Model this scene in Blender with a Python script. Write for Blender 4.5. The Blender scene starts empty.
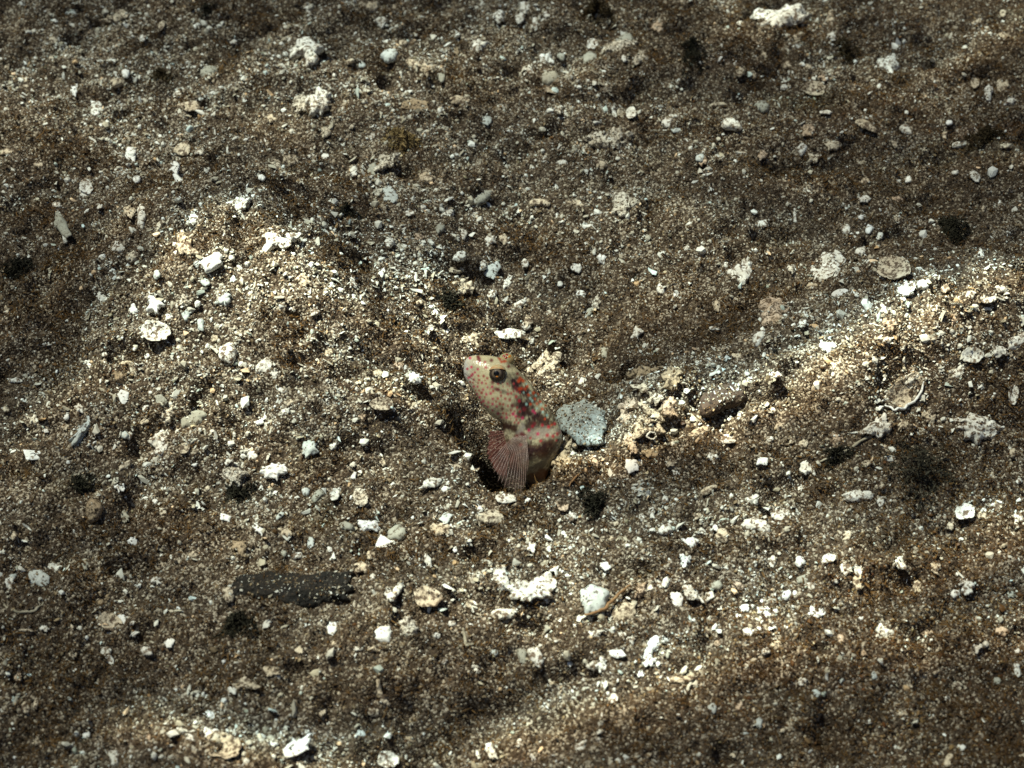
# Underwater seabed: a spotted goby in its burrow mouth on dark volcanic sand with shell and coral rubble.
# Units: 1 Blender unit = 1 cm.
import bpy, math, random
import numpy as np
from mathutils import Vector, Matrix, Euler

R = math.radians
random.seed(7)
rng = np.random.default_rng(7)
sc = bpy.context.scene
col = sc.collection
sc.unit_settings.scale_length = 0.01

# ------------------------------------------------------------------ camera, world, sun, exposure
W, HGT = 1024, 768
DIST, PITCH, LENS = 34.0, R(47), 61.2
FPX = W * LENS / 36.0
cam_d = bpy.data.cameras.new('camera')
cam = bpy.data.objects.new('camera', cam_d)
col.objects.link(cam)
cam.location = (0, -DIST * math.cos(PITCH), DIST * math.sin(PITCH))
cam.rotation_euler = (math.pi / 2 - PITCH, 0, 0)
cam_d.lens = LENS
cam_d.clip_start = 0.5
cam_d.clip_end = 5000
cam_d.dof.use_dof = True
cam_d.dof.focus_distance = DIST + 0.4
cam_d.dof.aperture_fstop = LENS / 1000 / (2 * 0.105)
sc.camera = cam

SUN_EL, SUN_AZ = R(66), R(-60)          # the sun stands behind and to the left of the scene
SUNV = np.array([math.sin(SUN_AZ) * math.cos(SUN_EL), math.cos(SUN_AZ) * math.cos(SUN_EL), math.sin(SUN_EL)])
world = bpy.data.worlds.new('World')
sc.world = world
world.use_nodes = True
wn = world.node_tree
sky = wn.nodes.new('ShaderNodeTexSky')
sky.sky_type = 'NISHITA'
sky.sun_disc = False
sky.sun_elevation = SUN_EL
sky.sun_rotation = SUN_AZ
wn.links.new(sky.outputs[0], wn.nodes['Background'].inputs[0])
wn.nodes['Background'].inputs[1].default_value = 0.085
sun_d = bpy.data.lights.new('sun', 'SUN')
sun_d.energy = 4.8
sun_d.angle = R(0.6)
sun_d.color = (1.0, 0.975, 0.93)
sun = bpy.data.objects.new('sun', sun_d)
col.objects.link(sun)
sun.rotation_euler = Vector(SUNV).to_track_quat('Z', 'Y').to_euler()
sun.location = (0, 0, 90)
sc.view_settings.view_transform = 'Standard'
sc.view_settings.look = 'None'
sc.view_settings.exposure = 0.22
sc.view_settings.gamma = 1.0

# ------------------------------------------------------------------ noise and the lie of the seabed
def _hash(ix, iy, iz, seed):
    with np.errstate(over='ignore'):
        h = (ix.astype(np.uint32) * np.uint32(374761393) + iy.astype(np.uint32) * np.uint32(668265263)
             + iz.astype(np.uint32) * np.uint32(2147483647) + np.uint32(seed * 974711 + 17))
        h = (h ^ (h >> np.uint32(13))) * np.uint32(1274126177)
        h = (h ^ (h >> np.uint32(16))) * np.uint32(2246822519)
        h = h ^ (h >> np.uint32(15))
    return h.astype(np.float64) / 4294967295.0

def noise(x, y, z=0.0, seed=0):
    x = np.asarray(x, float); y = np.asarray(y, float); z = np.zeros_like(x) + z
    fx, fy, fz = np.floor(x), np.floor(y), np.floor(z)
    ux, uy, uz = x - fx, y - fy, z - fz
    ux, uy, uz = (u * u * u * (u * (u * 6 - 15) + 10) for u in (ux, uy, uz))
    ix, iy, iz = fx.astype(np.int64), fy.astype(np.int64), fz.astype(np.int64)
    r = 0
    for dx in (0, 1):
        for dy in (0, 1):
            for dz in (0, 1):
                w = (ux if dx else 1 - ux) * (uy if dy else 1 - uy) * (uz if dz else 1 - uz)
                r = r + w * _hash(ix + dx, iy + dy, iz + dz, seed)
    return r * 2 - 1

def fbm(x, y, f, octv=3, seed=0):
    s, a, t = 0, 1.0, 0
    for k in range(octv):
        s = s + a * noise(x * f + 13.7 * k, y * f - 7.3 * k, 0, seed + k); t += a; a *= .55; f *= 2.03
    return s / t

def g2(x, y, cx, cy, sx, sy, ang=0):
    c, s = math.cos(R(ang)), math.sin(R(ang))
    u = ((x - cx) * c + (y - cy) * s) / sx
    v = (-(x - cx) * s + (y - cy) * c) / sy
    return np.exp(-(u * u + v * v))

HOLE = (-0.06, -1.6)
def Hm(x, y):                            # the broad shape: two spoil mounds and the gully between them
    x = np.asarray(x, float); y = np.asarray(y, float)
    z = 1.9 * g2(x, y, -5.6, 2.0, 4.2, 2.8, -28)
    z = z + 0.6 * g2(x, y, -5.6, 4.2, 2.2, 0.8, 12)
    z = z + 1.6 * g2(x, y, 8.0, 1.0, 5.0, 2.0, 22)
    z = z + 0.55 * g2(x, y, 2.6, -0.6, 0.9, 0.65, 20)
    z = z - 1.45 * g2(x, y, 0.5, 1.2, 2.0, 3.4, -8)
    z = z + 0.30 * g2(x, y, 0.5, -4.6, 6.0, 1.6, 8)
    z = z - 1.1 * g2(x, y, -1.6, -9.0, 1.5, 2.6, -35)
    z = z - 0.35 * g2(x, y, 6.5, -8.0, 5.0, 2.5, 5)
    z = z - 0.40 * g2(x, y, -7.5, -6.5, 3.5, 2.2, -10)
    z = z + 0.25 * fbm(x, y, 0.22, 2, 5)
    return z

def Hpit(x, y):
    x = np.asarray(x, float); y = np.asarray(y, float)
    r2 = ((x - HOLE[0] + .2 * (y - HOLE[1])) / 0.60) ** 2 + ((y - HOLE[1]) / 0.95) ** 2
    d = -3.0 * np.exp(-r2 ** 2.2)
    d = d - 0.75 * np.exp(-(((x + 0.80) / 0.42) ** 2 + ((y + 0.75) / 0.62) ** 2) ** 1.6)
    ca, sa = math.cos(R(34)), math.sin(R(34))            # the undercut plate edge running down to the burrow mouth
    u = (x + 1.30) * ca + (y + 1.20) * sa + 0.10 * noise(x * 2.2, y * 2.2, 0, 15); v = -(x + 1.30) * sa + (y + 1.20) * ca
    win = np.exp(-(v / 1.55) ** 4)
    d = d + win * (0.22 * np.exp(-np.clip(-u, 0, 9) / 0.7) * (u < 0) + (0.22 - 0.48 * np.clip(u / 0.34, 0, 1)) * np.exp(-(np.clip(u, 0, 9) / 0.95) ** 2) * (u >= 0))
    return d

def H(x, y):
    x = np.asarray(x, float); y = np.asarray(y, float)
    f = 0.22 * fbm(x, y, 0.75, 3, 21) + 0.21 * fbm(x, y * 1.35, 2.2, 3, 31)
    pk = noise(x * 1.7, y * 2.1, 0, 77)
    f = f - 0.30 * np.clip(pk - 0.38, 0, 1) * 1.8
    f = f + 0.05 * fbm(x, y, 7.0, 2, 41)
    return Hm(x, y) + Hpit(x, y) + f + 0.30 * g2(x, y, 0.98, -2.05, 0.40, 0.5, 40) + 0.33 * g2(x, y, 0.42, -2.78, 0.62, 0.34, 12)

CAMP = np.array(cam.location)
VIEW = np.array([0, math.cos(PITCH), -math.sin(PITCH)])
UP = np.array([0, math.sin(PITCH), math.cos(PITCH)])
RIGHT = np.array([1.0, 0, 0])

def ray(px, py):
    return VIEW + RIGHT * ((px - 512) / FPX) + UP * ((384 - py) / FPX)

def hit(px, py, fn=H):                    # where the line of sight through a pixel meets the seabed
    d = ray(px, py)
    t = np.arange(22, 75, 0.03)
    p = CAMP[None, :] + t[:, None] * d[None, :]
    below = p[:, 2] < fn(p[:, 0], p[:, 1])
    i = int(np.argmax(below)) if below.any() else len(t) - 1
    return p[i]

def project(p):
    q = np.asarray(p) - CAMP
    dz = q @ VIEW
    return 512 + FPX * (q @ RIGHT) / dz, 384 - FPX * (q @ UP) / dz

def unproj(px, py, depth):
    return CAMP + ray(px, py) * depth

# ------------------------------------------------------------------ materials
def new_mat(name):
    m = bpy.data.materials.new(name)
    m.use_nodes = True
    nt = m.node_tree
    return m, nt, nt.nodes['Principled BSDF']

def N(nt, kind, **kw):
    n = nt.nodes.new(kind)
    for k, v in kw.items():
        if k in n.inputs: n.inputs[k].default_value = v
        else: setattr(n, k, v)
    return n

def ramp(nt, src, stops):
    r = nt.nodes.new('ShaderNodeValToRGB')
    el = r.color_ramp.elements
    while len(el) < len(stops): el.new(0.5)
    for e, (p, c) in zip(el, stops):
        e.position = p
        e.color = (*c, 1) if len(c) == 3 else c
    nt.links.new(src, r.inputs[0])
    return r.outputs[0]

def mixc(nt, fac, a, b):
    m = nt.nodes.new('ShaderNodeMix'); m.data_type = 'RGBA'
    for sock, v in ((m.inputs[0], fac), (m.inputs[6], a), (m.inputs[7], b)):
        if isinstance(v, (int, float)): sock.default_value = v
        elif isinstance(v, tuple): sock.default_value = (*v, 1)
        else: nt.links.new(v, sock)
    return m.outputs[2]

def rubble_mat(name, base, dark, stain, dust=0.5, pit=0.6, rough=0.75, fine=13.0):
    """carbonate or stone: mottled base, sand grains lodged on it, pitted relief"""
    m, nt, bs = new_mat(name)
    tc = N(nt, 'ShaderNodeTexCoord')
    oi = N(nt, 'ShaderNodeObjectInfo')
    add = N(nt, 'ShaderNodeVectorMath', operation='ADD')
    sh = N(nt, 'ShaderNodeVectorMath', operation='SCALE'); sh.inputs['Scale'].default_value = 37.0
    nt.links.new(oi.outputs['Random'], sh.inputs[0])
    nt.links.new(tc.outputs['Object'], add.inputs[0]); nt.links.new(sh.outputs[0], add.inputs[1])
    v = add.outputs[0]
    n1 = N(nt, 'ShaderNodeTexNoise', Scale=5.0, Detail=4.0, Roughness=0.65); nt.links.new(v, n1.inputs['Vector'])
    c = mixc(nt, ramp(nt, n1.outputs[0], [(0.38, (0, 0, 0)), (0.68, (1, 1, 1))]), base, stain)
    vo = N(nt, 'ShaderNodeTexVoronoi', Scale=fine); nt.links.new(v, vo.inputs['Vector'])
    n2 = N(nt, 'ShaderNodeTexNoise', Scale=fine * 0.9, Detail=3.0, Roughness=0.7); nt.links.new(v, n2.inputs['Vector'])
    lo = 0.66 - 0.2 * dust
    c = mixc(nt, ramp(nt, n2.outputs[0], [(lo, (0, 0, 0)), (lo + 0.07, (1, 1, 1))]), c, dark)
    nt.links.new(c, bs.inputs['Base Color'])
    bs.inputs['Roughness'].default_value = rough
    bs.inputs['Specular IOR Level'].default_value = 0.25
    mul = N(nt, 'ShaderNodeMath', operation='ADD')
    nt.links.new(vo.outputs[0], mul.inputs[0]); nt.links.new(n2.outputs[0], mul.inputs[1])
    b = N(nt, 'ShaderNodeBump', Strength=pit, Distance=0.03)
    nt.links.new(mul.outputs[0], b.inputs['Height']); nt.links.new(b.outputs[0], bs.inputs['Normal'])
    return m

SAND = (0.075, 0.055, 0.036)
MATS = {
    'white':  rubble_mat('white_carbonate', (0.80, 0.80, 0.72), (0.16, 0.115, 0.075), (0.60, 0.57, 0.47), 0.78, 0.6),
    'clean':  rubble_mat('clean_white_shell', (0.84, 0.85, 0.80), (0.22, 0.17, 0.12), (0.72, 0.72, 0.66), 0.45, 0.35),
    'cream':  rubble_mat('cream_carbonate', (0.66, 0.58, 0.43), (0.12, 0.085, 0.055), (0.46, 0.38, 0.26), 0.85, 0.8),
    'porous': rubble_mat('porous_coral', (0.74, 0.70, 0.58), (0.09, 0.065, 0.04), (0.52, 0.45, 0.33), 0.85, 1.0, 0.8, 19.0),
    'tan':    rubble_mat('tan_crust', (0.40, 0.31, 0.20), (0.07, 0.05, 0.03), (0.27, 0.21, 0.13), 0.75, 0.9),
    'peach':  rubble_mat('peach_crust', (0.62, 0.50, 0.37), (0.13, 0.09, 0.055), (0.46, 0.34, 0.22), 0.85, 0.9),
    'grey':   rubble_mat('grey_green_stone', (0.38, 0.38, 0.31), (0.11, 0.09, 0.06), (0.30, 0.29, 0.23), 0.55, 0.3),
    'blue':   rubble_mat('pale_blue_shell', (0.56, 0.60, 0.56), (0.12, 0.10, 0.075), (0.43, 0.47, 0.43), 0.55, 0.3),
    'film':   rubble_mat('dusty_blue_stone', (0.38, 0.44, 0.41), (0.11, 0.085, 0.06), (0.24, 0.24, 0.20), 0.6, 0.5),
    'brown':  rubble_mat('brown_stone', (0.060, 0.040, 0.029), (0.025, 0.018, 0.014), (0.10, 0.07, 0.045), 0.6, 0.6),
    'dark':   rubble_mat('dark_stone', (0.018, 0.018, 0.016), (0.14, 0.125, 0.10), (0.03, 0.025, 0.02), 0.3, 1.0),
}

MATS['dark'].node_tree.nodes['Principled BSDF'].inputs['Specular IOR Level'].default_value = 0.08

def plain_mat(name, c1, c2, scale=8.0, rough=0.8):
    m, nt, bs = new_mat(name)
    tc = N(nt, 'ShaderNodeTexCoord')
    n1 = N(nt, 'ShaderNodeTexNoise', Scale=scale, Detail=3.0); nt.links.new(tc.outputs['Object'], n1.inputs['Vector'])
    nt.links.new(mixc(nt, ramp(nt, n1.outputs[0], [(0.35, (0, 0, 0)), (0.65, (1, 1, 1))]), c1, c2), bs.inputs['Base Color'])
    bs.inputs['Roughness'].default_value = rough
    bs.inputs['Specular IOR Level'].default_value = 0.15
    return m
MATS['algae'] = plain_mat('black_algae_and_shade', (0.014, 0.014, 0.009), (0.040, 0.036, 0.022))  # also colours the tufts that paint shade in hollows
MATS['weed'] = plain_mat('brown_algae', (0.030, 0.022, 0.010), (0.065, 0.045, 0.020))
MATS['silt'] = plain_mat('grey_olive_algae', (0.045, 0.042, 0.028), (0.075, 0.066, 0.044))
MATS['ochre'] = plain_mat('ochre_algae', (0.20, 0.14, 0.055), (0.38, 0.28, 0.13))
MATS['twig'] = plain_mat('brown_twig', (0.20, 0.11, 0.05), (0.28, 0.18, 0.09))
MATS['straw'] = plain_mat('grey_straw', (0.30, 0.27, 0.19), (0.42, 0.38, 0.28))

def ground_mat():
    m, nt, bs = new_mat('volcanic_sand')
    tc = N(nt, 'ShaderNodeTexCoord'); v = tc.outputs['Object']
    nz = N(nt, 'ShaderNodeTexNoise', Scale=0.55, Detail=5.0, Roughness=0.6); nt.links.new(v, nz.inputs['Vector'])
    vo = N(nt, 'ShaderNodeTexVoronoi', Scale=26.0); nt.links.new(v, vo.inputs['Vector'])
    sep = N(nt, 'ShaderNodeSeparateColor'); nt.links.new(vo.outputs['Color'], sep.inputs[0])
    ad = N(nt, 'ShaderNodeMath', operation='MULTIPLY_ADD'); ad.inputs[1].default_value = 0.55
    nt.links.new(nz.outputs[0], ad.inputs[0])
    sc_ = N(nt, 'ShaderNodeMath', operation='MULTIPLY'); sc_.inputs[1].default_value = 0.75
    nt.links.new(sep.outputs[0], sc_.inputs[0]); nt.links.new(sc_.outputs[0], ad.inputs[2])
    c = ramp(nt, ad.outputs[0], [(0.0, (0.018, 0.014, 0.010)), (0.45, (0.050, 0.036, 0.024)), (0.72, (0.085, 0.062, 0.041)),
                                 (0.86, (0.17, 0.135, 0.095)), (0.97, (0.42, 0.37, 0.28))])
    nt.links.new(c, bs.inputs['Base Color'])
    bs.inputs['Roughness'].default_value = 0.9
    bs.inputs['Specular IOR Level'].default_value = 0.1
    b = N(nt, 'ShaderNodeBump', Strength=0.9, Distance=0.03, invert=True)
    nt.links.new(vo.outputs[0], b.inputs['Height']); nt.links.new(b.outputs[0], bs.inputs['Normal'])
    return m

# ------------------------------------------------------------------ object helpers
def mesh_obj(name, verts, faces, mat, parent=None, smooth=True):
    me = bpy.data.meshes.new(name)
    me.from_pydata([tuple(map(float, v)) for v in verts], [], faces)
    if smooth: me.polygons.foreach_set('use_smooth', [True] * len(me.polygons))
    me.materials.append(mat)
    o = bpy.data.objects.new(name, me)
    col.objects.link(o)
    if parent: o.parent = parent
    return o

def tag(o, label, cat, group=None):
    o['label'] = label; o['category'] = cat
    if group: o['group'] = group
    return o

def grid_mesh(name, xs, ys, zf, mat):
    X, Y = np.meshgrid(xs, ys)
    Z = zf(X, Y)
    nx, ny = len(xs), len(ys)
    co = np.stack([X, Y, Z], -1).reshape(-1, 3)
    idx = np.arange(nx * ny).reshape(ny, nx)
    q = np.stack([idx[:-1, :-1], idx[:-1, 1:], idx[1:, 1:], idx[1:, :-1]], -1).reshape(-1, 4)
    me = bpy.data.meshes.new(name)
    me.vertices.add(len(co)); me.vertices.foreach_set('co', co.astype(np.float32).ravel())
    me.loops.add(q.size); me.loops.foreach_set('vertex_index', q.astype(np.int32).ravel())
    me.polygons.add(len(q)); me.polygons.foreach_set('loop_start', np.arange(0, q.size, 4, dtype=np.int32))
    me.polygons.foreach_set('use_smooth', np.ones(len(q), dtype=bool))
    me.update(calc_edges=True); me.validate()
    me.materials.append(mat)
    o = bpy.data.objects.new(name, me); col.objects.link(o)
    return o, co

def stretch_axis(lo, hi, step, far):
    core = np.arange(lo, hi + 1e-6, step)
    out = []
    s, p = step, hi
    while p < far: s *= 1.35; p += s; out.append(p)
    ins = []
    s, p = step, lo
    while p > -far: s *= 1.35; p -= s; ins.append(p)
    return np.concatenate([ins[::-1], core, out])

# ------------------------------------------------------------------ the seabed
ground, _ = grid_mesh('seabed', stretch_axis(-14, 14, 0.05, 900), stretch_axis(-11.5, 16, 0.06, 900), H, ground_mat())
ground['kind'] = 'structure'

# ------------------------------------------------------------------ added out-of-view sheet for the water surface; light streaks painted into its transparency
SHEET_Z = 60.0
def to_sheet(px, py):
    g = hit(px, py, Hm)
    k = (SHEET_Z - g[2]) / SUNV[2]
    return (g + SUNV * k)[:2]

STREAKS = [  # polyline on the seabed where a light streak is painted, half width (cm), strength
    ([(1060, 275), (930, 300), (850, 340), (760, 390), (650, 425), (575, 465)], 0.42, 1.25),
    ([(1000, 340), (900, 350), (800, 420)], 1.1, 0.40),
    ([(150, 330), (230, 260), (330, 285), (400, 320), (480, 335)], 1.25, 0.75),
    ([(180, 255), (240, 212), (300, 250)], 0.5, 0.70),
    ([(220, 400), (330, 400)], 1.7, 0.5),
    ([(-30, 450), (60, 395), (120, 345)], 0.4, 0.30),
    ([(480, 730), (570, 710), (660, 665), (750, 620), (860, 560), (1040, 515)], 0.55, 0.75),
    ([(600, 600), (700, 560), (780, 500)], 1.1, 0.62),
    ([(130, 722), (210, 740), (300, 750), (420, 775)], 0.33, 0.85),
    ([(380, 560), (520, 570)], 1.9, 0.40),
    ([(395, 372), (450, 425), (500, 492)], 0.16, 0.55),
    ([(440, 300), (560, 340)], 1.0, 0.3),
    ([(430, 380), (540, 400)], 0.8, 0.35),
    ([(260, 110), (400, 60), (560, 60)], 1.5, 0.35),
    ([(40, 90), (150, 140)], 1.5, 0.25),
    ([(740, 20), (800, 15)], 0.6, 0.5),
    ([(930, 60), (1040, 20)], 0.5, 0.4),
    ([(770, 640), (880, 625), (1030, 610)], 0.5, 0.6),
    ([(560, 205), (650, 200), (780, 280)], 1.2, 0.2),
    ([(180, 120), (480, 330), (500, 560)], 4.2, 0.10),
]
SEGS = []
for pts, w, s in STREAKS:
    q = [to_sheet(*p) for p in pts]
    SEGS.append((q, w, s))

def crest(x, y):  # sum of the painted light streaks, also raised slightly as ripples
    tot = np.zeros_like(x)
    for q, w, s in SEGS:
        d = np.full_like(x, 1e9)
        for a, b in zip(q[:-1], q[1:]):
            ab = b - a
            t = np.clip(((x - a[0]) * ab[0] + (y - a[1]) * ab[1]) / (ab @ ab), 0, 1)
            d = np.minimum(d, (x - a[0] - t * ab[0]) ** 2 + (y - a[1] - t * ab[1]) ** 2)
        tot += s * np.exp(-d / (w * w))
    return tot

def painted_light(x, y):
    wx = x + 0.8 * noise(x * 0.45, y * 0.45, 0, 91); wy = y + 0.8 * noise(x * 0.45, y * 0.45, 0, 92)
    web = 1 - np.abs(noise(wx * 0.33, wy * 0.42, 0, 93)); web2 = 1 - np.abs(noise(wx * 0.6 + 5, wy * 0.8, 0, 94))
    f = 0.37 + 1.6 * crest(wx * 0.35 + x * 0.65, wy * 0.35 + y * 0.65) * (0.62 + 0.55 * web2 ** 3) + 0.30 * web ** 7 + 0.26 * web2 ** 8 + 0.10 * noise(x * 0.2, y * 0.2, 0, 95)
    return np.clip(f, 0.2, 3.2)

sx, sy = to_sheet(512, 384)
sheet_m, nt, bs = new_mat('caustic_light_tint')
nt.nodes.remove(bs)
at = N(nt, 'ShaderNodeAttribute', attribute_name='painted_light')
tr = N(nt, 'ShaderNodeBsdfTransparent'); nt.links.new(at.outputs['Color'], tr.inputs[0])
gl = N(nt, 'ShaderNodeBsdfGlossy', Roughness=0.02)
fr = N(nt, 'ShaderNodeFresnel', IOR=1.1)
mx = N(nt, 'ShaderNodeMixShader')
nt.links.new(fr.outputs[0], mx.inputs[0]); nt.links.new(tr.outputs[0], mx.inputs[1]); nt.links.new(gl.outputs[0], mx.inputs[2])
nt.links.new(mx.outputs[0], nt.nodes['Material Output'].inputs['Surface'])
xs = stretch_axis(-15, 15, 0.11, 1500) + sx
ys = stretch_axis(-14, 18, 0.11, 1500) + sy
sheet, sco = grid_mesh('light_pattern_sheet', xs, ys, lambda x, y: SHEET_Z + 0.12 * crest(x, y) + 0.4 * fbm(x, y, 0.1, 2, 96), sheet_m)
sheet['kind'] = 'structure'
D = 0.065
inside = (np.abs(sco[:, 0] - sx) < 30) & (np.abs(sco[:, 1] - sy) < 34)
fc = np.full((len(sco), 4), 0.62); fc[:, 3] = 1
for ch, off, tint in ((0, -D, 0.97), (1, 0.0, 1.02), (2, D, 0.91)):     # red and blue of the painted streaks shifted apart as fringes
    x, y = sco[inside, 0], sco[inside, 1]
    fc[inside, ch] = painted_light(x, y - off) * tint
sa = sheet.data.color_attributes.new('painted_light', 'FLOAT_COLOR', 'POINT')
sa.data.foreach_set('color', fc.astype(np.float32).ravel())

# ------------------------------------------------------------------ rubble shapes
def polar(poly, n):
    """radius of a star-shaped outline in n directions"""
    P = np.asarray(poly, float); Q = np.roll(P, -1, 0)
    out = np.zeros(n)
    for i in range(n):
        a = 2 * math.pi * i / n
        d = np.array([math.cos(a), math.sin(a)])
        e = Q - P
        den = d[0] * e[:, 1] - d[1] * e[:, 0]
        den[np.abs(den) < 1e-9] = 1e-9
        t = (P[:, 0] * e[:, 1] - P[:, 1] * e[:, 0]) / den
        u = (P[:, 0] * d[1] - P[:, 1] * d[0]) / den
        ok = (u >= -1e-6) & (u <= 1 + 1e-6) & (t > 0)
        out[i] = t[ok].max() if ok.any() else 0.05
    return out

def shape_outline(kind, w, h, ang, rnd):
    n = 40
    pts = []
    if kind in ('shard', 'plate'):
        k = rnd.randint(4, 7); off = rnd.random() * 6.28
        base = [(math.cos(off + 6.283 * (i + rnd.uniform(-.3, .3)) / k), math.sin(off + 6.283 * (i + rnd.uniform(-.3, .3)) / k)) for i in range(k)]
        base = [(x * rnd.uniform(.8, 1.1), y * rnd.uniform(.8, 1.1)) for x, y in base]
        mx_ = max(abs(x) for x, y in base); my_ = max(abs(y) for x, y in base)
        base = [(x / mx_, y / my_) for x, y in base]
    elif kind == 'star':
        k = rnd.randint(3, 5); off = rnd.random() * 6.28
        base = []
        for i in range(k):
            a = off + 6.283 * (i + rnd.uniform(-.2, .2)) / k
            L = rnd.uniform(.75, 1.1)
            base += [(math.cos(a - .2) * L, math.sin(a - .2) * L), (math.cos(a + .2) * L, math.sin(a + .2) * L)]
            a2 = a + 3.1416 / k; m_ = rnd.uniform(.42, .6)
            base.append((math.cos(a2) * m_, math.sin(a2) * m_))
    else:
        e = {'rod': 3.5}.get(kind, 2.2)
        amp = {'pebble': .15, 'rod': .12, 'coral': .26, 'porous': .24, 'stone': .10, 'fan': .12, 'bowl': .06}.get(kind, .15)
        ph = [rnd.random() * 6.28 for _ in range(5)]
        base = []
        for i in range(n):
            a = 6.283 * i / n
            r = (abs(math.cos(a)) ** e + abs(math.sin(a)) ** e) ** (-1 / e)
            r *= 1 + amp * (math.sin(2 * a + ph[0]) * .5 + math.sin(3 * a + ph[1]) * .5 + math.sin(5 * a + ph[2]) * .45 + math.sin(8 * a + ph[3]) * .3)
            base.append((r * math.cos(a), r * math.sin(a)))
    c, s = math.cos(R(ang)), math.sin(R(ang))
    return [(x * w / 2 * c - y * h / 2 * s, x * w / 2 * s + y * h / 2 * c) for x, y in base]

def frame_at(px, py):
    p = hit(px, py)
    e = 0.35
    gx = (Hm(p[0] + e, p[1]) - Hm(p[0] - e, p[1])) / (2 * e); gy = (Hm(p[0], p[1] + e) - Hm(p[0], p[1] - e)) / (2 * e)
    n = np.array([-gx, -gy, 1.0]); n /= np.linalg.norm(n)
    n = n * .7 + np.array([0, 0, .3]); n /= np.linalg.norm(n)
    x = np.array([1, 0, 0]) - n * n[0]; x /= np.linalg.norm(x)
    y = np.cross(n, x)
    return p, x, y, n

def to_plane(px, py, fr):
    p, x, y, n = fr
    d = ray(px, py)
    t = ((p - CAMP) @ n) / (d @ n)
    q = CAMP + d * t - p
    return q @ x, q @ y

def set_frame(o, fr, lift=0.0):
    p, x, y, n = fr
    q = p + n * lift
    o.matrix_world = Matrix(((x[0], y[0], n[0], q[0]), (x[1], y[1], n[1], q[1]), (x[2], y[2], n[2], q[2]), (0, 0, 0, 1)))

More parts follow.
